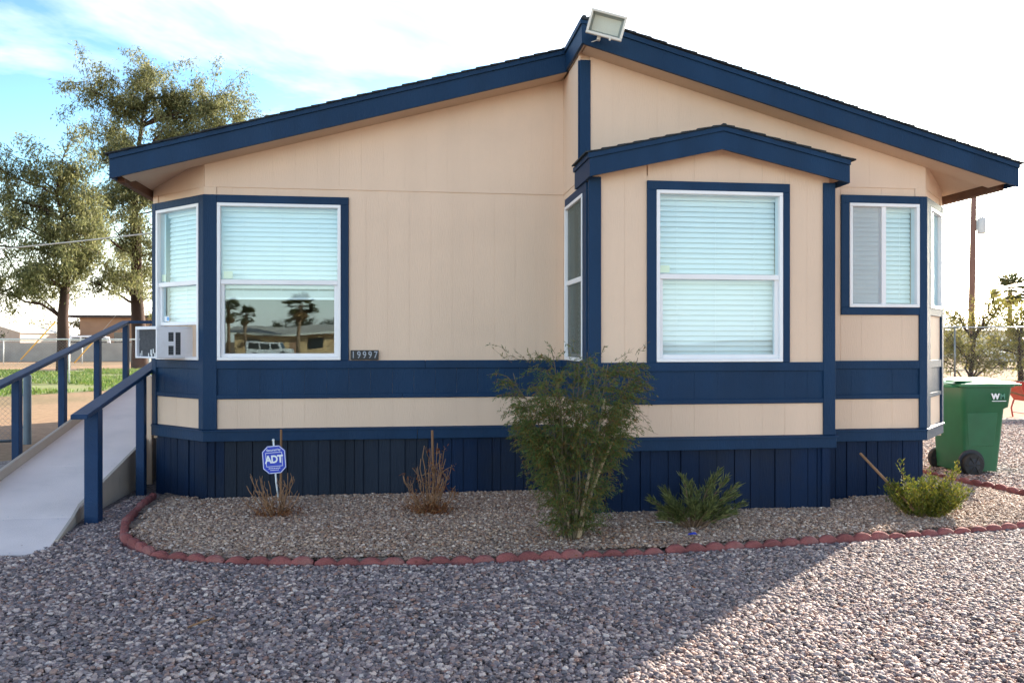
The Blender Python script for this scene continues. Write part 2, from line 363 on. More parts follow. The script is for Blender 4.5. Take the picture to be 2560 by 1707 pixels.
# edging lines (plan view)
EDGE = [(-2.36,8.25),(-2.32,7.63),(-2.25,7.10),(-2.17,6.71),(-2.03,6.35),(-1.86,6.10),(-1.62,5.90),(-1.30,5.755),(-0.94,5.665),(-0.65,5.615),
        (-0.08,5.55),(0.36,5.515),(0.68,5.525),(1.10,5.55),(1.73,5.595),(2.23,5.645),(2.74,5.685),(3.28,5.745),(3.85,5.815),(4.46,5.91),(4.90,5.97),(5.40,6.10),(5.80,6.38),(5.98,6.80)]
EDGE2 = [(5.98,6.85),(5.96,7.26),(5.87,7.70),(5.835,8.02),(5.80,8.6),(5.78,9.4)]
def base_gravel_mat(name, c0, c1):
    m, n, l, b = nt(name)
    tc = n.new('ShaderNodeTexCoord'); v = n.new('ShaderNodeTexVoronoi'); v.inputs['Scale'].default_value = 42
    l.new(tc.outputs['Object'], v.inputs['Vector'])
    r = n.new('ShaderNodeValToRGB'); r.color_ramp.elements[0].color = (*c0, 1); r.color_ramp.elements[1].color = (*c1, 1)
    s = n.new('ShaderNodeSeparateColor'); l.new(v.outputs['Color'], s.inputs[0]); l.new(s.outputs[0], r.inputs[0])
    l.new(r.outputs[0], b.inputs['Base Color']); b.inputs['Roughness'].default_value = 0.9
    bp = n.new('ShaderNodeBump'); bp.invert = True; bp.inputs['Strength'].default_value = 0.9; bp.inputs['Distance'].default_value = 0.02
    l.new(v.outputs['Distance'], bp.inputs['Height']); l.new(bp.outputs[0], b.inputs['Normal'])
    return m
M['gravel_base'] = base_gravel_mat('gravel_base', (0.09, 0.075, 0.07), (0.32, 0.26, 0.25))
M['bed_base'] = base_gravel_mat('bed_gravel_base', (0.10, 0.07, 0.05), (0.34, 0.26, 0.20))

yard = MB().add([(-7.5,0.2,0.004),(13,0.2,0.004),(13,14.5,0.004),(6.0,16.0,0.004),(-4.2,12,0.004),(-7.5,8.0,0.004)], [(0,1,2,3,4,5)]).build('gravel_yard', M['gravel_base'])
tag(yard, 'grey and mauve gravel covering the yard in front of the house', 'gravel', kind='structure')
# planting bed: low mound between edging and house
bed_pts = EDGE + EDGE2 + [(5.0,9.4),(4.6,7.4),(3.6,7.3),(1.7,7.3),(1.4,8.1),(-1.8,8.1),(-2.3,8.5)]
import bmesh
def inside(p, poly):
    x, y = p; c = False; j = len(poly) - 1
    for i in range(len(poly)):
        xi, yi = poly[i]; xj, yj = poly[j]
        if (yi > y) != (yj > y) and x < (xj - xi) * (y - yi) / (yj - yi) + xi: c = not c
        j = i
    return c
def seg_dist(p, line):
    best = 9
    for a, b in zip(line[:-1], line[1:]):
        ax, ay = a; bx, by = b; dx, dy = bx - ax, by - ay
        t = max(0, min(1, ((p[0]-ax)*dx + (p[1]-ay)*dy) / (dx*dx+dy*dy)))
        best = min(best, math.hypot(p[0]-ax-t*dx, p[1]-ay-t*dy))
    return best
def bed_z(x, y):
    d = min(1.0, seg_dist((x, y), EDGE + EDGE2) / 0.8)
    return 0.022 + 0.022 * d * d * (3 - 2 * d) + 0.006 * math.sin(3.1 * x) * math.sin(2.7 * y + 1)
bm = bmesh.new(); st = 0.1; grid = {}
for i in range(-26, 64):
    for j in range(53, 96):
        x, y = i * st, j * st
        if inside((x, y), bed_pts): grid[(i, j)] = bm.verts.new((x, y, bed_z(x, y)))
for (i, j) in list(grid):
    q = [(i, j), (i+1, j), (i+1, j+1), (i, j+1)]
    if all(k in grid for k in q): bm.faces.new([grid[k] for k in q])
me = bpy.data.meshes.new('gravel_bed'); bm.to_mesh(me); bm.free(); me.materials.append(M['bed_base'])
bed = _link('gravel_bed', me); tag(bed, 'tan gravel planting bed along the front of the house', 'gravel bed', kind='structure')

# loose stones: geometry nodes scatter of lumpy pebbles
def pebble_mat(name, cols, dust, gain=1.0):
    m, n, l, b = nt(name)
    oi = n.new('ShaderNodeObjectInfo'); r = n.new('ShaderNodeValToRGB'); r.color_ramp.interpolation = 'CONSTANT'
    el = r.color_ramp.elements
    while len(el) < len(cols): el.new(0.5)
    for i, c in enumerate(cols): el[i].position = i / len(cols); el[i].color = (c[0] * 1.04 * gain, c[1] * 0.925 * gain, c[2] * 0.85 * gain, 1)
    l.new(oi.outputs['Random'], r.inputs[0])
    tc = n.new('ShaderNodeTexCoord'); no = n.new('ShaderNodeTexNoise'); no.inputs['Scale'].default_value = 2.5; no.inputs['Detail'].default_value = 3
    l.new(tc.outputs['Object'], no.inputs['Vector'])
    mr = n.new('ShaderNodeMapRange'); mr.inputs[1].default_value = 0.3; mr.inputs[2].default_value = 0.7; mr.inputs[3].default_value = 0.8; mr.inputs[4].default_value = 1.2
    l.new(no.outputs[0], mr.inputs[0]); cc = n.new('ShaderNodeCombineColor')
    # dust: broad dusty drifts over the yard lift some stones towards a common tone
    ge = n.new('ShaderNodeNewGeometry'); big = n.new('ShaderNodeTexNoise'); big.inputs['Scale'].default_value = 0.9; big.inputs['Detail'].default_value = 4
    l.new(ge.outputs['Position'], big.inputs['Vector'])
    br = n.new('ShaderNodeMapRange'); br.inputs[1].default_value = 0.35; br.inputs[2].default_value = 0.68; br.inputs[3].default_value = 0.0; br.inputs[4].default_value = 0.24
    l.new(big.outputs[0], br.inputs[0])
    dm = n.new('ShaderNodeMix'); dm.data_type = 'RGBA'; dm.inputs[7].default_value = (*dust, 1)
    l.new(br.outputs[0], dm.inputs[0]); l.new(r.outputs[0], dm.inputs[6])
    for i in range(3): l.new(mr.outputs[0], cc.inputs[i])
    mx = n.new('ShaderNodeMix'); mx.data_type = 'RGBA'; mx.blend_type = 'MULTIPLY'; mx.inputs[0].default_value = 1
    l.new(dm.outputs[2], mx.inputs[6]); l.new(cc.outputs[0], mx.inputs[7]); l.new(mx.outputs[2], b.inputs['Base Color'])
    b.inputs['Roughness'].default_value = 0.75; b.inputs['Specular IOR Level'].default_value = 0.35
    return m
YARD_COLS = [(0.07,0.06,0.065),(0.62,0.53,0.50),(0.30,0.24,0.24),(0.17,0.15,0.17),(0.42,0.34,0.32),(0.10,0.09,0.105),(0.27,0.22,0.24),(0.36,0.25,0.21),(0.22,0.20,0.22),(0.58,0.50,0.47),
             (0.14,0.125,0.14),(0.31,0.19,0.155),(0.25,0.23,0.25),(0.45,0.38,0.36),(0.20,0.155,0.15),(0.66,0.60,0.57),(0.16,0.155,0.18),(0.33,0.28,0.28)]
BED_COLS = [(0.36,0.27,0.205),(0.22,0.155,0.115),(0.40,0.32,0.26),(0.15,0.105,0.085),(0.34,0.22,0.15),(0.26,0.20,0.165),(0.50,0.41,0.34),(0.24,0.145,0.10),
            (0.32,0.26,0.22),(0.19,0.15,0.13),(0.44,0.33,0.24),(0.60,0.53,0.47)]
M['pebble'] = pebble_mat('yard_pebbles', YARD_COLS, (0.30, 0.25, 0.235)); M['bed_pebble'] = pebble_mat('bed_pebbles', BED_COLS, (0.42, 0.335, 0.275), 1.22)

def pebble_scatter(name, polys, density, material, smin, smax, label, seed, zfun=None):
    """emitter surface + node tree that scatters 5 lumpy pebble shapes on it"""
    bm = bmesh.new()
    for p in polys: bm.faces.new([bm.verts.new((x, y, zfun(x, y) if zfun else 0.008)) for x, y in p])
    me = bpy.data.meshes.new(name); bm.to_mesh(me); bm.free()
    o = _link(name, me); tag(o, label, 'gravel', kind='stuff')
    me.materials.append(material)
    ng = bpy.data.node_groups.new(name + '_nodes', 'GeometryNodeTree')
    ng.interface.new_socket('Geometry', in_out='INPUT', socket_type='NodeSocketGeometry')
    ng.interface.new_socket('Geometry', in_out='OUTPUT', socket_type='NodeSocketGeometry')
    N, L = ng.nodes, ng.links
    gi = N.new('NodeGroupInput'); go = N.new('NodeGroupOutput')
    dp = N.new('GeometryNodeDistributePointsOnFaces'); dp.distribute_method = 'RANDOM'
    dp.inputs['Density'].default_value = density; dp.inputs['Seed'].default_value = seed
    L.new(gi.outputs[0], dp.inputs[0])
    join = N.new('GeometryNodeJoinGeometry')
    for k in range(5):
        ico = N.new('GeometryNodeMeshIcoSphere'); ico.inputs['Radius'].default_value = 1.0; ico.inputs['Subdivisions'].default_value = 2
        pos = N.new('GeometryNodeInputPosition')
        va = N.new('ShaderNodeVectorMath'); va.operation = 'ADD'; va.inputs[1].default_value = (k * 3.7, k * 1.9, 0)
        L.new(pos.outputs[0], va.inputs[0])
        no = N.new('ShaderNodeTexNoise'); no.inputs['Scale'].default_value = 1.0; no.inputs['Detail'].default_value = 1
        L.new(va.outputs[0], no.inputs['Vector'])
        sub = N.new('ShaderNodeVectorMath'); sub.operation = 'SUBTRACT'; sub.inputs[1].default_value = (0.5, 0.5, 0.5)
        L.new(no.outputs['Color'], sub.inputs[0])
        scn = N.new('ShaderNodeVectorMath'); scn.operation = 'SCALE'; scn.inputs['Scale'].default_value = 1.3
        L.new(sub.outputs[0], scn.inputs[0])
        sp = N.new('GeometryNodeSetPosition'); L.new(ico.outputs[0], sp.inputs[0]); L.new(scn.outputs[0], sp.inputs['Offset'])
        tr = N.new('GeometryNodeTransform'); tr.inputs['Scale'].default_value = (1.0, 0.78 + 0.05 * k, 0.50 + 0.05 * k)
        L.new(sp.outputs[0], tr.inputs['Geometry'])
        sm = N.new('GeometryNodeSetMaterial'); sm.inputs['Material'].default_value = material; L.new(tr.outputs[0], sm.inputs[0])
        sh = N.new('GeometryNodeSetShadeSmooth'); L.new(sm.outputs[0], sh.inputs[0])
        gti = N.new('GeometryNodeGeometryToInstance'); L.new(sh.outputs[0], gti.inputs[0]); L.new(gti.outputs[0], join.inputs[0])
    iop = N.new('GeometryNodeInstanceOnPoints'); iop.inputs['Pick Instance'].default_value = True
    L.new(dp.outputs['Points'], iop.inputs['Points']); L.new(join.outputs[0], iop.inputs['Instance'])
    rv = N.new('FunctionNodeRandomValue'); rv.data_type = 'FLOAT_VECTOR'
    rv.inputs[0].default_value = (-0.5, -0.5, 0); rv.inputs[1].default_value = (0.5, 0.5, 6.283); rv.inputs['Seed'].default_value = seed + 3
    L.new(rv.outputs[0], iop.inputs['Rotation'])
    r1 = N.new('FunctionNodeRandomValue'); r1.data_type = 'FLOAT'; r1.inputs['Seed'].default_value = seed + 5
    pw = N.new('ShaderNodeMath'); pw.operation = 'POWER'; pw.inputs[1].default_value = 2.8
    L.new(r1.outputs[1], pw.inputs[0])
    mr = N.new('ShaderNodeMapRange'); mr.inputs[3].default_value = smin; mr.inputs[4].default_value = smax
    L.new(pw.outputs[0], mr.inputs[0]); L.new(mr.outputs[0], iop.inputs['Scale'])
    # pile height
    tri = N.new('GeometryNodeTranslateInstances'); tri.inputs['Local Space'].default_value = False
    r2 = N.new('FunctionNodeRandomValue'); r2.data_type = 'FLOAT_VECTOR'; r2.inputs[0].default_value = (0, 0, 0.0); r2.inputs[1].default_value = (0, 0, 0.014); r2.inputs['Seed'].default_value = seed + 9
    L.new(r2.outputs[0], tri.inputs['Translation']); L.new(iop.outputs[0], tri.inputs[0])
    jo = N.new('GeometryNodeJoinGeometry'); L.new(tri.outputs[0], jo.inputs[0])
    L.new(jo.outputs[0], go.inputs[0])
    md = o.modifiers.new('scatter', 'NODES'); md.node_group = ng
    return o
off = lambda line, d: line
near_polys = [[(-3.4,2.6),(4.4,2.6),(5.2,4.2),(5.2,6.02),(4.46,5.87),(3.28,5.70),(1.73,5.55),(0.36,5.47),(-0.94,5.62),(-1.62,5.85),(-2.03,6.28),(-2.25,7.08),(-2.36,8.3),(-2.58,8.3),(-2.58,6.1),(-4.6,6.1),(-4.2,4.2)]]
pebble_scatter('yard_pebbles', near_polys, 9000, M['pebble'], 0.0046, 0.0185, 'loose grey, mauve and white pebbles in the foreground', 1)
far_polys = [[(5.2,4.2),(9.5,6.0),(11.5,14.0),(8.6,13.0),(5.5,12.5),(5.75,9.4),(5.81,8.02),(5.92,7.26),(6.02,6.8),(5.83,6.34),(5.2,6.02)]]
pebble_scatter('side_pebbles', far_polys, 2600, M['pebble'], 0.0075, 0.022, 'sunlit pebbles beside and behind the green bin', 2)
bed_in = [(x, y + 0.05) for x, y in EDGE[3:-2]] + [(5.72,6.5),(5.88,7.2),(5.75,8.0),(5.70,9.3),(5.05,9.3),(4.84,7.3),(3.70,7.15),(1.7,7.0),(1.4,7.9),(-1.8,7.95),(-2.3,8.35),(-2.2,7.2)]
# triangulate by the mound grid so the stones follow the mound
bedfaces = []
for i in range(-24, 60):
    for j in range(54, 94):
        q = [(i*.1, j*.1), (i*.1+.1, j*.1), (i*.1+.1, j*.1+.1), (i*.1, j*.1+.1)]
        if all(inside(p, bed_in) for p in q): bedfaces.append(q)
pebble_scatter('bed_pebbles', bedfaces, 8500, M['bed_pebble'], 0.0044, 0.0155, 'tan and brown pebbles filling the planting bed', 3, zfun=lambda x, y: bed_z(x, y) + 0.004)

# ------------------------------------------------------------------ red scalloped edging
def edging_mesh():
    L_, n = 0.598, 32; mb = MB(); vs = []; fs = []
    for i in range(n + 1):
        s = -L_/2 + L_ * i / n; p_ = (4 * i / n) % 1.0; a = math.sqrt(max(0.0, 1 - ((p_ - 0.5) / 0.42) ** 2))
        h = 0.040 + 0.030 * a; t = 0.019 + 0.012 * a
        for (y, z) in ((-t, -0.03), (-t, h - 0.012), (-t * 0.55, h), (t * 0.55, h), (t, h - 0.012), (t, -0.03)): vs.append((s, y, z))
    for i in range(n):
        for k in range(6):
            k2 = (k + 1) % 6; fs.append((i*6+k, (i+1)*6+k, (i+1)*6+k2, i*6+k2))
    fs += [(0,1,2,3,4,5), tuple(n*6 + k for k in (5,4,3,2,1,0))]
    mb.add(vs, fs); me = mb.mesh('edging_block'); me.materials.append(M['edging']); me.shade_smooth(); me.set_sharp_from_angle(angle=R(50))
    return me
EM = edging_mesh()
def resample(line, step):
    out = []; acc = 0; pts = [Vector((x, y, 0)) for x, y in line]
    segs = [(a, b, (b - a).length) for a, b in zip(pts[:-1], pts[1:])]
    total = sum(s[2] for s in segs); d = 0
    def at(d):
        for a, b, L_ in segs:
            if d <= L_: return a + (b - a) * (d / L_)
            d -= L_
        return pts[-1]
    while d + step * 0.5 < total:
        out.append((at(d), at(min(d + step, total)))); d += step
    return out
def edging(line, label):
    t = thing('garden_edging', (line[0][0], line[0][1], 0), label, 'edging')
    for a, b in resample(line, 0.605):
        o = _link('edging_block', EM, t); mid = (a + b) / 2; dv = b - a
        o.location = (mid.x - line[0][0] + rnd.uniform(-.006, .006), mid.y - line[0][1] + rnd.uniform(-.006, .006), rnd.uniform(-.014, .006))
        o.rotation_euler = (rnd.uniform(-.10, .10), rnd.uniform(-.022, .022), math.atan2(dv.y, dv.x) + rnd.uniform(-.02, .02))
    return t
edging(EDGE, 'long curved row of red scalloped edging blocks in front of the gravel bed')
edging(EDGE2, 'short row of red scalloped edging blocks beside the green bin')

# ------------------------------------------------------------------ the house
house = thing('manufactured_house', (1.5, 13.5, 0), 'beige manufactured house with navy blue trim, stepped gable roof and front bay', 'house', world=True)
Q = math.sqrt(0.5)
class Fr:
    """wall frame: u along the wall, n outwards, z up"""
    def __init__(s, O, U, N): s.O = Vector((O[0], O[1], 0)); s.U = Vector((U[0], U[1], 0)); s.N = Vector((N[0], N[1], 0))
    def p(s, u, n, z): v = s.O + s.U * u + s.N * n; return (v.x, v.y, z)
    def box(s, mb, u0, u1, n0, n1, z0, z1):
        return mb.hexa([s.p(u0,n0,z0), s.p(u1,n0,z0), s.p(u1,n1,z0), s.p(u0,n1,z0), s.p(u0,n0,z1), s.p(u1,n0,z1), s.p(u1,n1,z1), s.p(u0,n1,z1)])
XL, XR = -2.443, 5.393
FL = Fr((-1.816, 7.90), (1, 0), (0, -1));      L_FL = 3.366
CL = Fr((-2.443, 8.527), (Q, -Q), (-Q, -Q));   L_CL = 0.887
RT = Fr((1.55, 7.90), (0, -1), (-1, 0));       L_RT = 1.15
BF = Fr((1.55, 6.75), (1, 0), (0, -1));        L_BF = 2.15
BR = Fr((3.70, 6.75), (0, 1), (1, 0));         L_BR = 0.40
RF = Fr((3.70, 7.15), (1, 0), (0, -1));        L_RF = 1.143
CR = Fr((4.843, 7.15), (Q, Q), (Q, -Q));       L_CR = 0.778
SR = Fr((5.393, 7.70), (0, 1), (1, 0));        L_SR = 12.3
SL = Fr((-2.443, 20.0), (0, -1), (-1, 0));     L_SL = 11.473
ZB0, ZB1, ZB2, ZB3, ZB4, ZB5 = 0.578, 0.690, 0.967, 1.009, 1.247, 1.322     # base trim, strip, band
ZT = 2.853; ZJ = 2.925; ZS = 3.01
RIDGE_X, RIDGE_Z, SLOPE = 1.55, 4.25, 0.272
def top(x): return RIDGE_Z - (SLOPE if x < RIDGE_X else 0.278) * abs(x - RIDGE_X)

def board(fr, u0, u1, z0, z1, n1=0.02, m='navy', name='trim_board', n0=0.0, bev=0.003, par=None):
    if u1 - u0 > 2.6:                                   # long boards are pieced with a butt joint
        um = u0 + (u1 - u0) * rnd.uniform(.42, .62)
        board(fr, u0, um - .0012, z0, z1, n1, m, name, n0, bev, par); return board(fr, um + .0012, u1, z0, z1, n1 + .0015, m, name, n0, bev, par)
    return fr.box(MB(), u0, u1, n0, n1, z0, z1).build(name, M[m], par or house, bevel=bev, seg=1)

def planks(fr, u0, u1, z0, z1, m='beige', name='siding_plank', w=0.2032, gap=0.0014, th=0.018, n1=0.0, ztop=None, phase=0.0, jit=0.0010):
    """vertical grooved siding cut into planks; ztop(u) gives a sloped head"""
    k = math.floor((u0 - phase) / w); u = phase + k * w
    while u < u1 - 1e-6:
        a, b = max(u, u0), min(u + w, u1)
        if b - a > 0.012:
            a2, b2 = a + gap / 2, b - gap / 2
            d = rnd.uniform(-jit, jit)
            if ztop is None: za = zb = z1
            else: za, zb = ztop(a2), ztop(b2)
            if min(za, zb) > z0 + 0.004:
                mb = MB().hexa([fr.p(a2, n1-th, z0), fr.p(b2, n1-th, z0), fr.p(b2, n1+d, z0), fr.p(a2, n1+d, z0),
                                fr.p(a2, n1-th, za), fr.p(b2, n1-th, zb), fr.p(b2, n1+d, zb), fr.p(a2, n1+d, za)])
                mb.build(name, M[m], house)
        u += w
def backing(fr, u0, u1, z0, z1, m='beige', n=-0.0030, th=0.075):
    fr.box(MB(), u0, u1, n - th, n, z0, z1).build('wall_sheathing', M[m], house)

# --- lower stack shared by every visible wall: skirting, base trim, strip, band
def stack(fr, L, e0=0.0, e1=0.0, skirt=True, phase=0.0):
    # skirting: uneven vertical boards
    u = 0.0
    while skirt and u < L - 0.01:
        w = rnd.choice((0.085, 0.11, 0.14, 0.16)); b = min(u + w, L)
        d = rnd.choice((-0.012, -0.004, 0.0))
        fr.box(MB(), u + 0.003, b - 0.003, -0.05, -0.022 + d, -0.03, ZB0 + 0.01).build('skirting_board', M['skirt_faded' if fr is FL and 0.15 < u < 2.0 + rnd.uniform(-.3, .3) else 'navy_skirt'], house)
        u = b
    if skirt: fr.box(MB(), 0, L, -0.09, -0.052, -0.03, ZB0 + 0.01).build('skirting_backing', M['navy_skirt'], house)
    board(fr, -e0 * 0.03, L + e1 * 0.03, ZB0, ZB1 - 0.022, 0.022, name='base_trim')
    # drip cap with a sloped top
    a, b = -e0 * 0.045, L + e1 * 0.045
    MB().hexa([fr.p(a,0,ZB1-0.022), fr.p(b,0,ZB1-0.022), fr.p(b,0.034,ZB1-0.022), fr.p(a,0.034,ZB1-0.022),
               fr.p(a,0,ZB1+0.004), fr.p(b,0,ZB1+0.004), fr.p(b,0.034,ZB1-0.008), fr.p(a,0.034,ZB1-0.008)]).build('drip_cap', M['navy'], house)
    backing(fr, 0, L, ZB0, ZB5)
    planks(fr, 0, L, ZB1 - 0.005, ZB2 + 0.01, phase=phase)
    planks(fr, 0, L, ZB2 + 0.011, ZB5 - 0.005, m='navy', name='band_plank', phase=phase, n1=0.002, gap=0.0012)
    board(fr, 0, L, ZB2, ZB3, 0.016, name='band_rail')
    board(fr, 0, L, ZB4, ZB5, 0.018, name='band_rail')
stack(FL, L_FL, e0=0.42, phase=1.305); stack(CL, L_CL, e1=0.42); stack(RT, L_RT, e1=0, phase=0.1)
stack(BF, L_BF, e0=1, e1=1, phase=0.09); stack(BR, L_BR); stack(RF, L_RF); stack(CR, L_CR, e0=0.42, skirt=False)

# --- corner boards and window casings
board(FL, -0.008, 0.11, ZB1, ZT, 0.021, name='corner_board'); board(CL, 0.815, 0.894, ZB1, ZT, 0.022, name='corner_board')
board(CL, 0.0, 0.072, ZB1, ZT, 0.022, name='corner_board'); board(CL, 0.072, 0.815, 2.780, ZT, 0.020, name='window_casing')
board(FL, 0.11, 1.305, 2.780, ZT, 0.020, name='window_casing'); board(FL, 1.232, 1.305, ZB5, 2.780, 0.020, name='window_casing')
board(RT, 0.146, 1.07, 2.780, ZT, 0.020, name='window_casing'); board(RT, 0.925, 1.07, ZB5, 2.780, 0.020, name='window_casing')
board(BF, -0.020, 0.088, ZB1, 2.875, 0.022, name='corner_board'); board(BF, 2.062, 2.17, ZB1, 2.875, 0.022, name='corner_board')
board(BR, 0.0, 0.09, ZB1, 2.83, 0.020, name='corner_board')
board(BF, 0.486, 1.755, 2.780, 2.856, 0.020, name='window_casing'); board(BF, 0.486, 0.566, ZB5, 2.780, 0.020, name='window_casing')
board(BF, 1.690, 1.755, ZB5, 2.780, 0.020, name='window_casing')
board(RF, 0.300, 1.078, 2.780, ZT, 0.020, name='window_casing'); board(RF, 0.300, 0.380, 1.815, 2.780, 0.020, name='window_casing')
board(RF, 0.300, 1.078, 1.746, 1.815, 0.020, name='window_casing'); board(RF, 1.078, 1.151, ZB1, ZT, 0.021, name='corner_board')
board(CR, -0.008, 0.150, ZB1, ZT, 0.022, name='corner_board'); board(CR, 0.706, 0.786, ZB1, ZT, 0.022, name='corner_board')
board(CR, 0.150, 0.706, 2.780, ZT, 0.020, name='window_casing'); board(CR, 0.150, 0.706, 1.746, 1.815, 0.020, name='window_casing')

# --- siding fields
backing(FL, 0, 0.11, ZB5, ZJ); backing(FL, 0.11, 1.232, 2.780, ZJ); backing(FL, 1.232, L_FL, ZB5, ZJ)
planks(FL, 1.305, L_FL, ZB5 - 0.004, ZJ, phase=1.305 + 0.16); planks(FL, 0.105, 1.305, ZT - 0.004, ZJ, phase=1.465)
backing(CL, 0, 0.075, ZB5, ZJ); backing(CL, 0.812, L_CL, ZB5, ZJ); backing(CL, 0.075, 0.812, 2.780, ZJ)
def corner_head(fr, L, x0, sx):
    zt = lambda u: top(x0 + sx * Q * u) - 0.160
    planks(fr, 0.0, L, ZJ, 9, n1=0.008, name='frieze_board', w=2.0, ztop=zt)
    MB().prism([fr.p(0,-.02,ZJ), fr.p(L,-.02,ZJ), fr.p(L,-.02,zt(L)), fr.p(0,-.02,zt(0))], tuple(fr.N * -0.06)).build('wall_sheathing', M['beige'], house)
corner_head(CL, L_CL, XL, 1)
planks(CL, 0.09, 0.80, ZT - 0.004, ZJ)
board(CL, 0.0, 0.09, ZT - 0.002, ZJ, 0.010, m='beige', name='corner_board'); board(CL, 0.80, 0.892, ZT - 0.002, ZJ, 0.010, m='beige', name='corner_board')
board(FL, -0.004, 0.105, ZT - 0.002, ZJ, 0.010, m='beige', name='corner_board')
# return wall (its forward end is the side of the bay)
backing(RT, 0, 0.146, ZB5, 2.86); backing(RT, 0.925, L_RT - 0.08, ZB5, 2.86); backing(RT, 0.146, 0.925, 2.780, 2.86)
planks(RT, 0.0, 0.146, ZB5 - 0.004, ZT, gap=0.002); planks(RT, 1.07, 1.13, ZB5 - 0.004, ZT, phase=1.0)
planks(RT, 0.0, 1.13, ZT, ZJ, phase=0.0, w=1.2)
backing(RT, 0, 0.75, 2.86, 4.0); planks(RT, 0.0, 0.75, ZJ, 4.03, n1=0.008, name='gable_plank', phase=0.15)
# bay front
backing(BF, 0.08, 0.566, ZB5, 2.90); backing(BF, 1.690, 2.07, ZB5, 2.90); backing(BF, 0.566, 1.690, 2.780, 2.90)
backing(BF, 0, 0.08, ZB5, 2.84); backing(BF, 2.07, L_BF, ZB5, 2.84)
bay_top = lambda u: 3.303 - 0.226 * abs(u + 1.55 - 2.65) - 0.145
planks(BF, 0.02, 0.486, ZB5 - 0.004, 3.2, ztop=bay_top, phase=0.09, gap=0.0014); planks(BF, 1.755, 2.13, ZB5 - 0.004, 3.2, ztop=bay_top, phase=0.09, gap=0.0014)
planks(BF, 0.486, 1.755, 2.852, 3.2, ztop=bay_top, phase=0.09, gap=0.0014)
MB().prism([BF.p(0.02, -0.02, 2.86), BF.p(2.13, -0.02, 2.86), BF.p(2.13, -0.02, bay_top(2.13)), BF.p(1.10, -0.02, bay_top(1.10)), BF.p(0.02, -0.02, bay_top(0.02))], (0, 0.05, 0)).build('wall_sheathing', M['beige'], house)
backing(BR, 0.05, L_BR, ZB5, 2.95); planks(BR, 0.09, L_BR, ZB5 - 0.004, 2.95)
# right of the bay
backing(RF, 0, 0.380, ZB5, ZJ); backing(RF, 0.380, 1.078, ZB5, 1.815); backing(RF, 0.380, 1.078, 2.780, ZJ); backing(RF, 1.078, L_RF, ZB5, ZJ)
planks(RF, 0.0, 0.300, ZB5 - 0.004, ZJ, phase=0.1); planks(RF, 0.300, 1.078, ZB5 - 0.004, 1.746, phase=0.1); planks(RF, 0.300, 1.04, ZT - 0.004, ZJ, phase=0.1)
board(RF, 1.04, 1.147, ZT - 0.002, ZJ, 0.010, m='beige', name='corner_board')
backing(CR, 0, 0.150, ZB5, ZJ); backing(CR, 0.150, 0.706, ZB5, 1.815); backing(CR, 0.150, 0.706, 2.780, ZJ); backing(CR, 0.706, L_CR, ZB5, ZJ); corner_head(CR, L_CR, 4.843, 1)
planks(CR, 0.150, 0.706, ZB5 - 0.004, 1.746, phase=0.1); planks(CR, 0.09, 0.70, ZT - 0.004, ZJ)
board(CR, 0.0, 0.09, ZT - 0.002, ZJ, 0.010, m='beige', name='corner_board'); board(CR, 0.70, 0.778, ZT - 0.002, ZJ, 0.010, m='beige', name='corner_board')

# --- gable panels over both sections
GL = Fr((XL, 7.90), (1, 0), (0, -1)); GR = Fr((1.55, 7.15), (1, 0), (0, -1))
def gt(x0): return lambda u: top(x0 + u) - 0.165
planks(GL, 0.627, 3.993, ZJ, 9, ztop=gt(XL), n1=0.009, name='gable_plank', w=0.2032, phase=0.627, gap=0.0006)
planks(GR, 0.09, 3.293, ZJ, 9, ztop=gt(1.55), n1=0.009, name='gable_plank', w=0.2032, phase=0.09, gap=0.0006)
for fr, x0, L, za in ((FL, -1.816, 3.366, ZJ), (GR, 1.55, 3.293, ZJ)):
    MB().prism([fr.p(0, -0.02, za), fr.p(L, -0.02, za), fr.p(L, -0.02, max(za, top(x0 + L) - 0.16)), fr.p(0, -0.02, max(za, top(x0) - 0.16))], (0, 0.06, 0)).build('wall_sheathing', M['beige'], house)
backing(FL, 0.0, L_FL, ZJ, ZS); Fr((1.55,7.15),(1,0),(0,-1)).box(MB(), 0, 3.29, -0.08, -0.0185, ZT + 0.06, ZS + 0.01).build('wall_sheathing', M['beige'], house)
Fr((1.55, 7.15), (1, 0), (0, -1)).box(MB(), -0.004, 0.09, 0.0, 0.02, 2.95, 3.985).build('corner_board', M['navy'], house, bevel=0.003, seg=1)
board(RT, 0.735, 0.752, 2.95, 3.985, 0.018, name='corner_board')
# boxed soffit under the rake overhangs
def rake_soffit(x0, x1, y0, y1):
    MB().hexa([(x0,y0,top(x0)-.208),(x1,y0,top(x1)-.208),(x1,y1,top(x1)-.208),(x0,y1,top(x0)-.208),(x0,y0,top(x0)-.158),(x1,y0,top(x1)-.158),(x1,y1,top(x1)-.158),(x0,y1,top(x0)-.158)]).build('rake_soffit', M['soffit'], house)
rake_soffit(-2.46, 1.53, 7.624, 7.888); rake_soffit(1.56, 5.48, 6.904, 7.138)

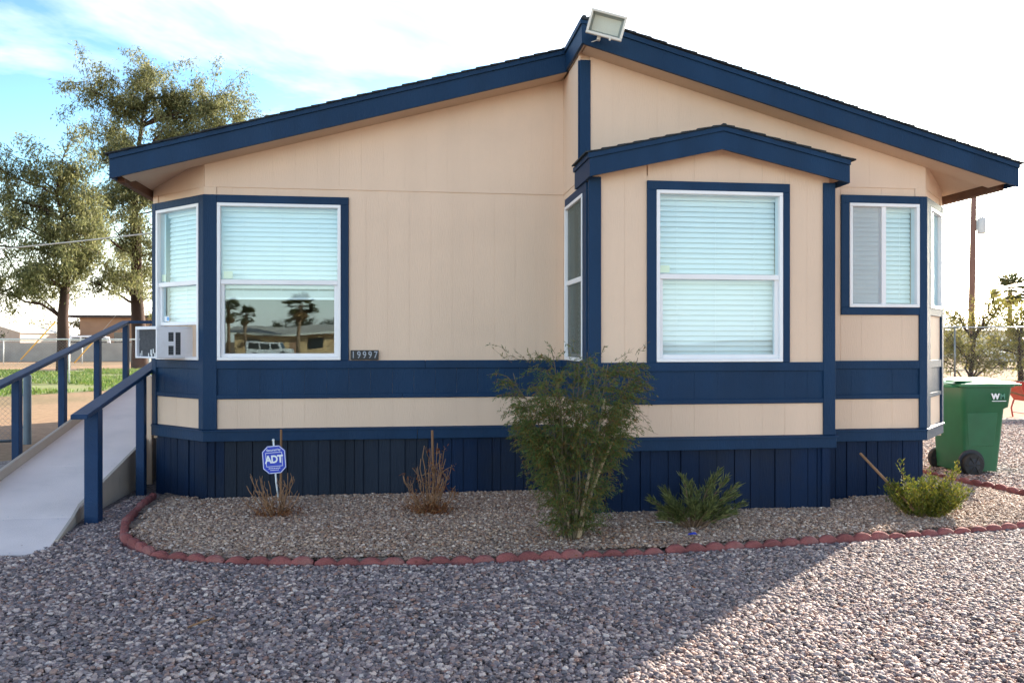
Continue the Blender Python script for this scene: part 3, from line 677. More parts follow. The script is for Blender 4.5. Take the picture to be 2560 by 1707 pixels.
# --- side and rear walls, floor (closed shell)
SR.box(MB(), 0, L_SR, -0.08, 0, 0.55, 3.06).build('side_wall', M['beige'], house); SL.box(MB(), 0, L_SL, -0.08, 0, 0.55, 3.06).build('side_wall', M['beige'], house)
MB().box(4.74, 4.80, 7.20, 19.9, -0.03, 0.60).build('side_skirting', M['navy_skirt'], house); SL.box(MB(), 0, L_SL, -0.10, -0.03, -0.03, 0.55).build('side_skirting', M['navy_skirt'], house)
board(SR, 0.0, L_SR, ZB0, ZB1, 0.022, name='base_trim'); board(SR, 0.0, L_SR, ZB2, ZB5, 0.018, name='band_rail'); board(SR, 0.0, 0.10, ZB5, ZT, 0.02, name='corner_board')
board(SL, 0.0, L_SL, ZB0, ZB1, 0.022, name='base_trim'); board(SL, 0.0, L_SL, ZB2, ZB5, 0.018, name='band_rail')
MB().prism([(XL, 19.92, 0), (XR, 19.92, 0), (XR, 19.92, top(XR) - 0.16), (RIDGE_X, 19.92, RIDGE_Z - 0.16), (XL, 19.92, top(XL) - 0.16)], (0, 0.08, 0)).build('rear_wall', M['beige'], house)
MB().prism([(XL+.02,8.55,0),(-1.80,7.93,0),(1.60,7.93,0),(1.60,6.80,0),(3.66,6.80,0),(3.66,7.20,0),(4.83,7.20,0),(5.36,7.74,0),(5.36,19.9,0),(XL+.02,19.9,0)], (0,0,0.02)).build('floor', M['interior'], house).location = (0,0,0.70)
MB().box(XL + .1, XR - .1, 11.6, 11.68, 0.72, 3.2).build('inner_wall', M['interior'], house)
MB().box(1.50, 1.54, 7.95, 11.6, 0.72, 3.2).build('inner_wall', M['interior'], house)
MB().box(-1.75, 4.75, 7.98, 11.6, 2.99, 3.02).build('ceiling', M['interior'], house)

# --- roof: decks, soffits, fascia, shingle courses
def roof_side(x0, x1, y0, y1, topf, thick, name='roof_deck'):
    return MB().hexa([(x0,y0,topf(x0)-thick),(x1,y0,topf(x1)-thick),(x1,y1,topf(x1)-thick),(x0,y1,topf(x0)-thick),
                      (x0,y0,topf(x0)),(x1,y0,topf(x1)),(x1,y1,topf(x1)),(x0,y1,topf(x0))]).build(name, M['soffit'], house)
tf = lambda x: top(x) - 0.012
rl = roof_side(-2.53, RIDGE_X, 7.622, 20.2, tf, 0.15); rr = roof_side(RIDGE_X, 5.57, 6.902, 20.2, tf, 0.15)
def rake(x0, x1, y, topf, h, d=0.025, lip=0.016):
    MB().hexa([(x0,y,topf(x0)-h),(x1,y,topf(x1)-h),(x1,y+d,topf(x1)-h),(x0,y+d,topf(x0)-h),(x0,y,topf(x0)-.045),(x1,y,topf(x1)-.045),(x1,y+d,topf(x1)-.045),(x0,y+d,topf(x0)-.045)]).build('fascia_board', M['navy'], house)
    MB().hexa([(x0,y-lip,topf(x0)-.045),(x1,y-lip,topf(x1)-.045),(x1,y+d,topf(x1)-.045),(x0,y+d,topf(x0)-.045),(x0,y-lip,topf(x0)-.004),(x1,y-lip,topf(x1)-.004),(x1,y+d,topf(x1)-.004),(x0,y+d,topf(x0)-.004)]).build('drip_board', M['navy'], house)
rake(-2.55, RIDGE_X - 0.02, 7.597, top, 0.212); rake(RIDGE_X - 0.02, 5.59, 6.877, top, 0.212)
# stepped return of the right-hand roof at the ridge
z1 = RIDGE_Z - 0.005
MB().box(RIDGE_X - 0.045, RIDGE_X - 0.02, 6.877, 7.60, z1 - 0.207, z1 - 0.045).build('fascia_board', M['navy'], house)
MB().box(RIDGE_X - 0.06, RIDGE_X - 0.02, 6.862, 7.60, z1 - 0.045, z1 - 0.003).build('drip_board', M['navy'], house)
MB().box(RIDGE_X - 0.02, RIDGE_X + 0.0, 6.91, 7.60, z1 - 0.2, z1 - 0.03).build('roof_blocking', M['soffit'], house)
# eave boards
zl = top(-2.55); zr = top(5.59)
MB().box(-2.555, -2.53, 7.622, 20.2, zl - 0.20, zl - 0.006).build('fascia_board', M['navy'], house)
MB().box(5.57, 5.595, 6.902, 20.2, zr - 0.20, zr - 0.006).build('fascia_board', M['navy'], house)
MB().box(-2.53, -2.47, 7.75, 20.2, zl - 0.215, zl - 0.14).build('sub_fascia', M['brown_wood'], house)
MB().box(5.50, 5.57, 7.05, 20.2, zr - 0.215, zr - 0.14).build('sub_fascia', M['brown_wood'], house)
def courses(x_eave, x_ridge, y0, y1, topf, par, step=0.135):
    n = int(abs(x_ridge - x_eave) / step); sgn = 1 if x_ridge > x_eave else -1
    for k in range(n + 1):
        a = x_eave - sgn * 0.02 + sgn * step * k; b = a + sgn * (step + 0.06)
        if sgn * (b - x_ridge) > 0: b = x_ridge
        if sgn * (b - a) < 0.03: continue
        ya = y0 + rnd.uniform(-0.006, 0.004); za, zb = topf(a), topf(b)
        MB().hexa([(a,ya,za+.002),(b,ya,zb-.006),(b,y1,zb-.006),(a,y1,za+.002),(a,ya,za+.014),(b,ya,zb+.002),(b,y1,zb+.002),(a,y1,za+.014)]).build('shingle_course', M['shingle'], par)
courses(-2.56, RIDGE_X - 0.02, 7.565, 20.2, top, rl); courses(5.60, RIDGE_X - 0.05, 6.845, 20.2, top, rr)
MB().tube([(RIDGE_X - 0.03, 6.85, RIDGE_Z + 0.006), (RIDGE_X - 0.03, 20.2, RIDGE_Z + 0.006)], 0.022, 6, squash=0.6).build('ridge_cap', M['shingle'], rr)
# bay roof
tb = lambda x: 3.303 - 0.226 * abs(x - 2.65)
tbd = lambda x: tb(x) - 0.012
b1 = roof_side(1.535, 2.65, 6.624, 7.135, tbd, 0.14); b2 = roof_side(2.65, 3.765, 6.624, 7.135, tbd, 0.14)
rake(1.51, 2.65, 6.60, tb, 0.195); rake(2.65, 3.78, 6.60, tb, 0.195)
ze = tb(1.51)
MB().box(1.51, 1.535, 6.625, 7.20, ze - 0.195, ze - 0.045).build('fascia_board', M['navy'], house); MB().box(1.495, 1.535, 6.585, 7.20, ze - 0.045, ze - 0.004).build('drip_board', M['navy'], house)
MB().box(3.765, 3.785, 6.625, 7.13, ze - 0.195, ze - 0.006).build('fascia_board', M['navy'], house)
courses(1.49, 2.65, 6.57, 7.14, tb, b1); courses(3.80, 2.65, 6.57, 7.14, tb, b2)
MB().tube([(2.65, 6.572, 3.303), (2.65, 7.14, 3.303)], 0.024, 6, squash=0.6).build('ridge_cap', M['shingle'], b1)

# --- windows
def window(fr, u0, u1, z0, z1, rail=None, mull=None, sash_low=None, screen=None, label=None):
    """vinyl window: frame > sash rails, panes, screen"""
    mb = MB(); w = 0.030
    fr.box(mb, u0, u1, -0.07, 0.026, z1 - w, z1); fr.box(mb, u0, u1, -0.07, 0.026, z0, z0 + w)
    fr.box(mb, u0, u0 + w, -0.07, 0.026, z0 + w, z1 - w); fr.box(mb, u1 - w, u1, -0.07, 0.026, z0 + w, z1 - w)
    f = mb.build('window', M['white'], house, bevel=0.003, seg=1)
    if label: f['label'] = label
    a, b, c, d = u0 + w, u1 - w, z0 + w, z1 - w
    def pane(p0, p1, q0, q1, n): fr.box(MB(), p0, p1, n - 0.004, n, q0, q1).build('pane', M['glass'], f)
    if rail:
        fr.box(MB(), a, b, -0.05, 0.012, rail - 0.024, rail + 0.020).build('meeting_rail', M['white'], f, bevel=0.003, seg=1)
        pane(a, b, rail + 0.02, d, -0.012)
        s0 = sash_low if sash_low else c
        mb = MB(); t = 0.032
        fr.box(mb, a, a + t, -0.05, -0.006, s0, rail - 0.024); fr.box(mb, b - t, b, -0.05, -0.006, s0, rail - 0.024); fr.box(mb, a + t, b - t, -0.05, -0.004, s0, s0 + t)
        mb.build('lower_sash', M['white'], f, bevel=0.002, seg=1)
        pane(a + t, b - t, s0 + t, rail - 0.024, -0.026)
        if screen: fr.box(MB(), a + 0.006, b - 0.006, -0.004, -0.002, c, rail - 0.024).build('insect_screen', M['screen'], f)
    elif mull:
        fr.box(MB(), mull - 0.022, mull + 0.022, -0.05, 0.012, c, d).build('mullion', M['white'], f, bevel=0.003, seg=1)
        pane(a, mull - 0.022, c, d, -0.026); pane(mull + 0.022, b, c, d, -0.012)
        if screen: fr.box(MB(), a + 0.006, mull - 0.024, -0.004, -0.002, c, d).build('insect_screen', M['screen'], f)
    return f
ZM = 2.052; ZW0, ZW1 = 1.326, 2.779
w1 = window(FL, 0.112, 1.231, ZW0, ZW1, rail=ZM, label='left front window with its blind half raised')
w2 = window(CL, 0.074, 0.814, ZW0, ZW1, rail=ZM, sash_low=1.655, label='clipped corner window holding the air conditioner')
w3 = window(RT, 0.148, 0.924, ZW0, ZW1, rail=ZM)
RT.box(MB(), 0.182, 0.890, -0.004, -0.002, ZW0 + .03, ZM - .025).build('insect_screen', M['screen_shade'], w3); RT.box(MB(), 0.182, 0.890, -0.004, -0.002, ZM + .021, ZW1 - .03).build('insect_screen', M['screen_shade'], w3)  # upper sheet added; shade and wall reflection put into both sheets' dark tint
w4 = window(BF, 0.567, 1.689, ZW0, ZW1, rail=ZM, label='tall bay window with a fully lowered blind')
w5 = window(RF, 0.381, 1.077, 1.817, ZW1, mull=0.726, screen=True, label='small sliding window beside the right corner')
w6 = window(CR, 0.151, 0.705, 1.817, ZW1, mull=0.33)
FL.box(MB(), 0.165, 0.245, -0.016, -0.0125, 2.085, 2.150).build('sticker', M['sticker'], w1); BF.box(MB(), 0.600, 0.690, -0.016, -0.0125, 2.085, 2.145).build('sticker', M['sticker'], w4)
CL.box(MB(), 0.130, 0.195, -0.016, -0.0125, 2.085, 2.150).build('sticker', M['sticker'], w2); CL.box(MB(), 0.150, 0.240, -0.0255, -0.0245, 1.695, 1.745).build('sticker', M['sign_white'], w2)
CL.box(MB(), 0.195, 0.236, -0.0244, -0.0240, 1.703, 1.738).build('sticker_print', M['label_blue'], w2)
# filler panel beside the air conditioner
CL.box(MB(), 0.104, 0.784, -0.060, -0.048, 1.356, 1.655).build('filler_panel', M['beige'], w2)

# --- venetian blinds hang inside the windows
def blind(fr, u0, u1, ztop, zbot, label, tilt=69.0, stack_n=0, nset=-0.115):
    c = fr.p((u0 + u1) / 2, nset, zbot)
    t = thing('window_blind', c, label, 'blind', 'venetian blinds behind the house windows', world=True)
    fr.box(MB(), u0, u1, nset - 0.025, nset + 0.025, ztop - 0.05, ztop).build('head_rail', M['blind'], t)
    a = R(tilt); hw = 0.0252; sp = 0.0446
    dn, dz = math.cos(a) * hw, math.sin(a) * hw
    me = None; z = ztop - 0.075; k = 0
    p0, p1 = Vector(fr.p(u0, nset, 0)), Vector(fr.p(u1, nset, 0))
    nv = fr.N
    def slat_mesh():
        L = (u1 - u0) / 2; mb = MB(); vs = []
        for s in (-L, L):
            for q in (-1, -0.5, 0, 0.5, 1):
                bow = 0.004 * (1 - q * q)
                # local: x along, y = outward n, z up
                y = dn * q + bow * math.sin(a); zz = -dz * q + bow * math.cos(a)
                vs.append((s, y, zz)); 
        n5 = 5; fs = [(i, i + 1, n5 + i + 1, n5 + i) for i in range(4)]
        mb.add(vs, fs); m_ = mb.mesh('slat'); m_.materials.append(M['blind']); m_.shade_smooth(); return m_
    me = slat_mesh(); ang = math.atan2(fr.U.y, fr.U.x)
    flip = 1
    # outward normal relative to rotated local +y
    ly = Vector((-math.sin(ang), math.cos(ang), 0)); flip = 1 if ly.dot(nv) > 0 else -1
    cx = (p0 + p1) / 2
    def put(z, extra=0.0):
        o = _link('slat', me, t); o.location = (cx.x, cx.y, z); o.rotation_euler = (extra, 0, ang + (math.pi if flip < 0 else 0))
    while z > zbot + 0.03 + stack_n * 0.008:
        put(z, rnd.uniform(-0.03, 0.03)); z -= sp
    zs = zbot + 0.028
    for i in range(stack_n): put(zs + 0.007 * i, 0.8)
    fr.box(MB(), u0, u1, nset - 0.025, nset + 0.025, zbot, zbot + 0.020).build('bottom_rail', M['blind'], t)
    for q in (0.18, 0.5, 0.82):
        u = u0 + (u1 - u0) * q
        MB().tube([fr.p(u, nset + 0.028, zbot + 0.02), fr.p(u, nset + 0.028, ztop - 0.05)], 0.0016, 4).build('ladder_cord', M['blind'], t)
    return t
blind(FL, 0.130, 1.215, 2.765, 1.895, 'white blind drawn half way down in the left front window', stack_n=8)
blind(CL, 0.11, 0.785, 2.765, 1.66, 'white blind in the corner window above the air conditioner')
blind(RT, 0.165, 0.91, 2.765, 1.34, 'white blind in the narrow window on the inner side wall')
blind(BF, 0.585, 1.672, 2.765, 1.345, 'white blind fully lowered in the large bay window', stack_n=2)
blind(RF, 0.395, 1.065, 2.765, 1.835, 'white blind in the small sliding window at the right')
blind(CR, 0.165, 0.69, 2.765, 1.835, 'white blind in the window on the sunlit right corner')

# ------------------------------------------------------------------ things fixed to the house
# house number
X0, X1 = -0.494, -0.234
t = thing('house_number_plaque', (-0.364, 7.88, 1.325), 'black plaque reading 19997 in grey digits under the left window trim', 'house number', world=True)
MB().box(X0, X1, 7.874, 7.896, 1.326, 1.418).build('plate', M['plaque'], t, bevel=0.002, seg=1)
for i, ch in enumerate('19997'):
    cx = X0 + 0.026 + i * 0.052
    MB().box(cx - 0.0245, cx + 0.0245, 7.871, 7.8735, 1.330, 1.414).build('digit_tile', M['plaque'], t)
    text_obj('digit', ch, 0.092, M['digit'], t, Matrix.Translation((cx, 7.869, 1.372)) @ Matrix.Rotation(R(90), 4, 'X'), 0.0012, 0.0005, sx=0.80)

# air conditioner in the corner window
ac = thing('air_conditioner', CL.p(0.43, 0.15, 1.345), 'white window air conditioner with grey rear grille hanging from the corner window', 'air conditioner', world=True)
a0, a1, dz0, dz1, dep = 0.225, 0.605, 1.345, 1.640, 0.31
mb = MB()
CL.box(mb, a0, a1, -0.06, dep - 0.03, dz1 - 0.012, dz1); CL.box(mb, a0, a1, -0.06, dep - 0.03, dz0, dz0 + 0.012)
CL.box(mb, a0, a0 + 0.012, -0.06, dep - 0.03, dz0 + 0.012, dz1 - 0.012); CL.box(mb, a1 - 0.012, a1, -0.06, dep - 0.03, dz0 + 0.012, dz1 - 0.012)
mb.build('casing', M['ac_white'], ac, bevel=0.006)
mb = MB(); b = 0.030
CL.box(mb, a0, a1, dep - 0.035, dep, dz1 - b, dz1); CL.box(mb, a0, a1, dep - 0.035, dep, dz0, dz0 + 0.016)
CL.box(mb, a0, a0 + b * 0.8, dep - 0.035, dep, dz0 + 0.016, dz1 - b); CL.box(mb, a1 - b * 0.6, a1, dep - 0.035, dep, dz0 + 0.016, dz1 - b)
mb.build('rear_frame', M['ac_white'], ac, bevel=0.004)
CL.box(MB(), a0 + 0.02, a1 - 0.012, dep - 0.045, dep - 0.03, dz0 + 0.012, dz1 - 0.02).build('condenser', M['ac_grille'], ac)
for k in range(23):
    u = a0 + 0.03 + k * 0.0146
    CL.box(MB(), u, u + 0.003, dep - 0.030, dep - 0.024, dz0 + 0.018, dz1 - 0.03).build('fin', M['ac_grille'], ac)
for (u, z, w, h, rt) in ((0.46,1.40,.016,.05,.5),(0.50,1.41,.012,.045,-.4),(0.53,1.375,.014,.04,.2),(0.42,1.375,.012,.035,.1),(0.30,1.39,.010,.05,-.2),(0.27,1.375,.010,.03,0),(0.56,1.44,.012,.02,.3),(0.475,1.372,.012,.022,.9),(0.26,1.52,.010,.010,0)):
    CL.box(MB(), u, u + w, dep - 0.0235, dep - 0.0215, z - h / 2, z + h / 2).build('bent_fin', M['sign_white'], ac)
SD = Fr(CL.p(a1, 0, 0)[:2], (-Q, -Q), (Q, -Q))       # side face seen from the yard, u outwards
for (p0, p1, q0, q1) in ((0.075, 0.125, 1.375, 1.585), (0.145, 0.195, 1.500, 1.585), (0.145, 0.195, 1.375, 1.460)):
    v = SD.box(MB(), p0, p1, -0.004, 0.0012, q0, q1).build('side_vent', M['ac_dark'], ac)
    nz = int((q1 - q0) / 0.02)
    for k in range(nz):
        z = q0 + (k + 0.5) * (q1 - q0) / nz
        SD.box(MB(), p0, p1, 0.0013, 0.003, z - 0.002, z + 0.002).build('louvre', M['ac_grille'], v)

# floodlight at the peak, tilted with the roof slope
fl = thing('floodlight', (1.648, 6.70, 4.03), 'white rectangular floodlight with ribbed reflector fixed at the roof peak', 'floodlight')
fl.rotation_euler = (R(14), R(15.5), R(-9))
W2, H2 = 0.153, 0.098
def fb(mb, x0, x1, y0, y1, z0, z1): return mb.box(x0, x1, y0, y1, z0 + 0.098, z1 + 0.098)
mb = MB(); fw = 0.020
fb(mb, -W2, W2, -0.03, 0.03, H2 - fw, H2); fb(mb, -W2, W2, -0.03, 0.03, -H2, -H2 + fw); fb(mb, -W2, -W2 + fw, -0.03, 0.03, -H2 + fw, H2 - fw); fb(mb, W2 - fw, W2, -0.03, 0.03, -H2 + fw, H2 - fw)
mb.build('frame', M['lamp_frame'], fl, bevel=0.004)
# reflector: tapered tray
a, bq = (W2 - fw, H2 - fw), (W2 - 0.055, H2 - 0.05)
vs = [(sx * a[0], -0.01, sz * a[1] + .098) for sx, sz in ((-1,-1),(1,-1),(1,1),(-1,1))] + [(sx * bq[0], 0.06, sz * bq[1] + .098) for sx, sz in ((-1,-1),(1,-1),(1,1),(-1,1))]
MB().add(vs, [(0,1,5,4),(1,2,6,5),(2,3,7,6),(3,0,4,7),(4,5,6,7)]).build('reflector', M['lamp_refl'], fl, fixn=False)
for k in range(8):
    z = -bq[1] + 0.006 + k * (2 * bq[1] - 0.006) / 8
    fb(MB(), -bq[0], bq[0], 0.040, 0.058, z, z + 0.007).build('reflector_rib', M['lamp_frame'], fl)
fb(MB(), -W2 + fw, W2 - fw, -0.016, -0.013, -H2 + fw, H2 - fw).build('lamp_pane', M['lamp_glass'], fl)
fb(MB(), -W2 + 0.012, W2 - 0.012, 0.03, 0.085, -H2 + 0.012, H2 - 0.012).build('housing', M['lamp_frame'], fl, bevel=0.01)
fb(MB(), 0.050, 0.066, -0.034, -0.008, -H2 - 0.016, -H2 + 0.02).build('clip', M['lamp_frame'], fl, bevel=0.003)
mb = MB(); fb(mb, -0.06, 0.0, 0.085, 0.155, -0.07, -0.02); fb(mb, -0.05, -0.02, 0.03, 0.155, -H2 - 0.025, -H2 + 0.03)
mb.build('bracket', M['lamp_frame'], fl, bevel=0.004)

MB().tube([(-.03, .12, .03), (-.05, .16, -.02), (-.10, .165, -.05), (-.16, .175, -.03)], .005, 6).build('supply_cable', M['lamp_frame'], fl, smooth=True)

# ------------------------------------------------------------------ wheelchair ramp along the left side
rp = thing('wheelchair_ramp', (-3.1, 8.5, 0), 'pale wooden wheelchair ramp with navy handrails climbing along the left wall', 'ramp', world=True)
RX0, RX1 = -3.60, -2.70
prof = [(6.15, 0.014), (7.05, 0.085), (11.75, 1.010), (13.4, 1.020)]
def rz_(y):
    for (ya, za), (yb, zb) in zip(prof[:-1], prof[1:]):
        if y <= yb: return za + (zb - za) * (y - ya) / (yb - ya)
    return prof[-1][1]
dx1 = lambda y: float(np.interp(y, [6.15, 7.05, 7.3], [-2.49, -2.66, -2.70]))     # the lowest panel flares at its foot
joints = [6.15, 7.05, 8.27, 9.49, 10.71, 11.75, 13.4]
for ya, yb in zip(joints[:-1], joints[1:]):
    g = 0.0015; th = 0.018
    xa, xb = dx1(ya), dx1(yb)
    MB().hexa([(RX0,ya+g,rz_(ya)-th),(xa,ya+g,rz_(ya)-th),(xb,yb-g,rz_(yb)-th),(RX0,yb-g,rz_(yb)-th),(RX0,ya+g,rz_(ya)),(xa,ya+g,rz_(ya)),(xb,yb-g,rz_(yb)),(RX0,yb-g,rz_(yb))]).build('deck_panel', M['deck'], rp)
for ya, yb in zip(joints[:-1], joints[1:]):
    for y in (ya + .04, yb - .04):
        for x in (RX0 + .06, (RX0 + RX1) / 2, RX1 - .04):
            MB().lathe([(.001, 0), (.006, .0005), (.005, .0016)], 8, (x, y, rz_(y))).build('screw', M['galv'], rp)
# side skins follow the slope
for xf in (lambda y: dx1(y) + 0.002, lambda y: RX0 - 0.020):
    def slab(ya, yb, za0, zb0, za1, zb1, i0, i1, nm):
        xa, xb = xf(ya), xf(yb)
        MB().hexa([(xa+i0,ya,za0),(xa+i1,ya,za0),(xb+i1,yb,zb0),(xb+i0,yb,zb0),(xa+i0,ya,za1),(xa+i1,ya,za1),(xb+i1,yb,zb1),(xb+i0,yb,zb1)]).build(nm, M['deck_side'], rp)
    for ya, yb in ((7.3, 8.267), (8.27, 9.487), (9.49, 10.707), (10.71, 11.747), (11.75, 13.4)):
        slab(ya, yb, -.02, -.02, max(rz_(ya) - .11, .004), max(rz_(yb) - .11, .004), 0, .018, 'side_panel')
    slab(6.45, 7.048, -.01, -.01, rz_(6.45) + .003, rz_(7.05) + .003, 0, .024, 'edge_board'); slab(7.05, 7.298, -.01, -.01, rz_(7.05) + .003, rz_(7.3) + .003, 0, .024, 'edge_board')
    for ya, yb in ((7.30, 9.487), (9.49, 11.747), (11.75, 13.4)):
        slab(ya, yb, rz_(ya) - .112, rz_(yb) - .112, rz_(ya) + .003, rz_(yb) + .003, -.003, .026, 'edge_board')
for ya, yb in ((6.95, 9.47), (9.473, 11.74)):
    MB().hexa([(RX0,ya,rz_(ya)+.001),(RX0+.038,ya,rz_(ya)+.001),(RX0+.038,yb,rz_(yb)+.001),(RX0,yb,rz_(yb)+.001),(RX0,ya,rz_(ya)+.088),(RX0+.038,ya,rz_(ya)+.088),(RX0+.038,yb,rz_(yb)+.088),(RX0,yb,rz_(yb)+.088)]).build('kerb_board', M['deck_side'], rp, bevel=0.004, seg=1)
def lrail(y): return 1.119 + 0.188 * (y - 8.06)
def rrail(y): return 0.932 + 0.178 * (y - 6.87)
for y in (7.35, 8.41, 9.47, 10.50, 11.52):
    MB().box(-3.688, -3.622, y - .042, y + .042, -.03, lrail(y) - 0.036).build('post', M['navy_rail'], rp, bevel=0.004, seg=1)
MB().box(-2.572, -2.464, 7.085, 7.195, -.03, rrail(7.14) - 0.036).build('post', M['navy_rail'], rp, bevel=0.004, seg=1)
for y in (8.43, 9.55): MB().box(-2.572, -2.494, y - .042, y + .042, -.03, rrail(y) - 0.036).build('post', M['navy_rail'], rp, bevel=0.004, seg=1)
MB().box(-2.672, -2.618, 9.06, 9.11, -.03, 1.135).build('post', M['beige'], rp, bevel=0.004, seg=1)['label'] = 'short beige post at the house end of the ramp'
def rail_seg(x0, x1, ya, za, yb, zb, h=0.038):
    return MB().hexa([(x0,ya,za-h),(x1,ya,za-h),(x1,yb,zb-h),(x0,yb,zb-h),(x0,ya,za),(x1,ya,za),(x1,yb,zb),(x0,yb,zb)]).build('handrail', M['navy_rail'], rp, bevel=0.005, seg=1)
rail_seg(-3.715, -3.605, 6.75, lrail(6.75), 11.56, lrail(11.56)); rail_seg(-2.585, -2.455, 6.84, rrail(6.84), 9.75, rrail(9.75))
MB().box(-3.60, -2.50, 11.46, 11.56, lrail(11.56) - 0.040, lrail(11.56) - 0.002).build('handrail', M['navy_rail'], rp, bevel=0.004, seg=1)
MB().box(-2.60, -2.51, 11.47, 11.55, 1.0, lrail(11.56) - 0.041).build('post', M['navy_rail'], rp, bevel=0.004, seg=1)

# ------------------------------------------------------------------ yard sign
sg = thing('yard_sign', (-1.049, 7.25, 0.03), 'blue octagonal security sign reading ADT on a white pole in the gravel bed', 'sign', world=True)
MB().tube([(-1.045, 7.26, 0.0), (-1.075, 7.22, 0.30), (-1.095, 7.20, 0.66)], 0.0075, 8).build('pole', M['sign_white'], sg, smooth=True)
SM = Matrix.Translation((-1.087, 7.185, 0.500)) @ Matrix.Rotation(R(-4), 4, 'Y') @ Matrix.Rotation(R(90), 4, 'X')
def octa(w, h, c): return [(-w+c,-h),(w-c,-h),(w,-h+c),(w,h-c),(w-c,h),(-w+c,h),(-w,h-c),(-w,-h+c)]
def flat(pts, z0, z1):
    mb = MB().prism([(x, y, z0) for x, y in pts], (0, 0, z1 - z0)); mb.v = [tuple(SM @ Vector(p)) for p in mb.v]; return mb
flat(octa(0.096, 0.118, 0.046), -0.004, 0.0).build('panel', M['sign_blue'], sg)
def outline(pts, w, z, nm):
    mb = MB(); n = len(pts)
    for i in range(n):
        a, b2 = Vector((*pts[i], 0)), Vector((*pts[(i+1) % n], 0)); d = (b2 - a).normalized(); pz = Vector((-d.y, d.x, 0)) * w / 2
        a2, b3 = a - d * w * .4, b2 + d * w * .4
        mb.prism([tuple(a2 - pz + Vector((0,0,z))), tuple(b3 - pz + Vector((0,0,z))), tuple(b3 + pz + Vector((0,0,z))), tuple(a2 + pz + Vector((0,0,z)))], (0, 0, 0.0006))
    mb.v = [tuple(SM @ Vector(p)) for p in mb.v]; mb.build(nm, M['sign_white'], sg)
outline(octa(0.091, 0.113, 0.044), 0.005, 0.0003, 'border'); outline([(-.066,-.056),(.066,-.056),(.066,.060),(-.066,.060)], 0.004, 0.0009, 'inner_border')
text_obj('lettering', 'ADT', 0.088, M['sign_white'], sg, SM @ Matrix.Translation((0, 0.001, 0.0016)), 0.0005, 0.0032, 0.92, sx=0.86)
text_obj('lettering', 'Secured by', 0.026, M['sign_white'], sg, SM @ Matrix.Translation((0, 0.082, 0.0012)), 0.0004, 0.0004)
for k, (w, y) in enumerate(((0.050, -0.072), (0.036, -0.088))):
    for q in range(7):
        x = -w + q * 2 * w / 7; mb = MB().prism([(x, y - .003, .0004), (x + 2*w/7*.72, y - .003, .0004), (x + 2*w/7*.72, y + .003, .0004), (x, y + .003, .0004)], (0, 0, .0005))
        mb.v = [tuple(SM @ Vector(p)) for p in mb.v]; mb.build('small_print', M['sign_white'], sg)
mb = MB(); mb.lathe([(0.001, 0.0), (0.011, 0.004), (0.011, 0.014), (0.004, 0.02)], 10, (-1.096, 7.20, 0.655)); mb.build('pole_cap', M['sign_white'], sg, smooth=True)

# ------------------------------------------------------------------ green bin
bn = thing('wheeled_bin', (6.45, 8.72, 0), 'green wheeled refuse bin with white W logo standing past the right corner', 'bin', world=True)
def ring(x0, x1, y0, y1, z, c=0.05):
    pts = []
    for cx, cy, a in ((x1-c, y0+c, -90), (x1-c, y1-c, 0), (x0+c, y1-c, 90), (x0+c, y0+c, 180)):
        for k in range(5):
            t_ = R(a + k * 22.5); pts.append((cx + c * math.cos(t_), cy + c * math.sin(t_), z))
    return pts
rings = [ring(6.215,6.635,8.47,8.98,0.045,.05), ring(6.205,6.655,8.455,8.995,0.30,.05), ring(6.175,6.690,8.43,9.02,0.745,.05), ring(6.165,6.735,8.415,9.035,0.765,.055), ring(6.150,6.765,8.40,9.05,0.985,.06), ring(6.14,6.79,8.385,9.065,0.99,.06), ring(6.14,6.79,8.385,9.065,1.02,.06)]
mb = MB(); n = 20; vs = [p for r in rings for p in r]
fs = [(i*n+k, i*n+(k+1) % n, (i+1)*n+(k+1) % n, (i+1)*n+k) for i in range(len(rings)-1) for k in range(n)] + [tuple(range(n-1,-1,-1)), tuple(range((len(rings)-1)*n, len(rings)*n))]
mb.add(vs, fs); body = mb.build('body', M['bin'], bn, smooth='auto')
# dark disc painting in the shade of the wheel recess; rib panel
MB().lathe([(.001, 0), (.160, 0), (.160, .02), (.001, .02)], 28, (6.285, 8.449, .135), 'Y').build('wheel_arch_shade', M['ac_dark'], body, smooth='auto')
MB().prism([(6.25, 8.4495, 0.33), (6.56, 8.4495, 0.33), (6.59, 8.430, 0.70), (6.22, 8.430, 0.70)], (0, 0.05, 0)).build('raised_panel', M['bin'], body, bevel=0.003)
# lid: domed, ribbed, hinged on the house side
lv = []; NX, NY = 14, 12
for i in range(NX + 1):
    for j in range(NY + 1):
        u, v = i / NX, j / NY
        x = 6.10 + 0.735 * u; y = 8.365 + 0.72 * v
        z = 1.028 + 0.055 * math.sin(math.pi * u) ** 0.7 * math.sin(math.pi * v) ** 0.5 + 0.008 * math.sin(v * math.pi * 6) * (1 if 0.1 < u < 0.95 else 0)
        lv.append((x, y, z))
mb = MB(); top_f = [(i*(NY+1)+j, (i+1)*(NY+1)+j, (i+1)*(NY+1)+j+1, i*(NY+1)+j+1) for i in range(NX) for j in range(NY)]
mb.add(lv, top_f); mb.box(6.10, 6.835, 8.365, 9.085, 1.005, 1.027)
lid = mb.build('lid', M['bin_lid'], bn, smooth='auto', fixn=False)
MB().tube([(6.06, 8.46, 1.0), (6.06, 8.99, 1.0)], 0.018, 10).build('handle', M['bin_lid'], bn, smooth=True)
for y in (8.47, 8.72, 8.97): MB().box(6.055, 6.16, y - .012, y + .012, 0.985, 1.012).build('hinge', M['bin_lid'], bn, bevel=0.003)
MB().box(6.05, 6.30, 8.43, 8.56, 1.050, 1.066).build('lid_lip', M['bin_lid'], lid, bevel=0.006)
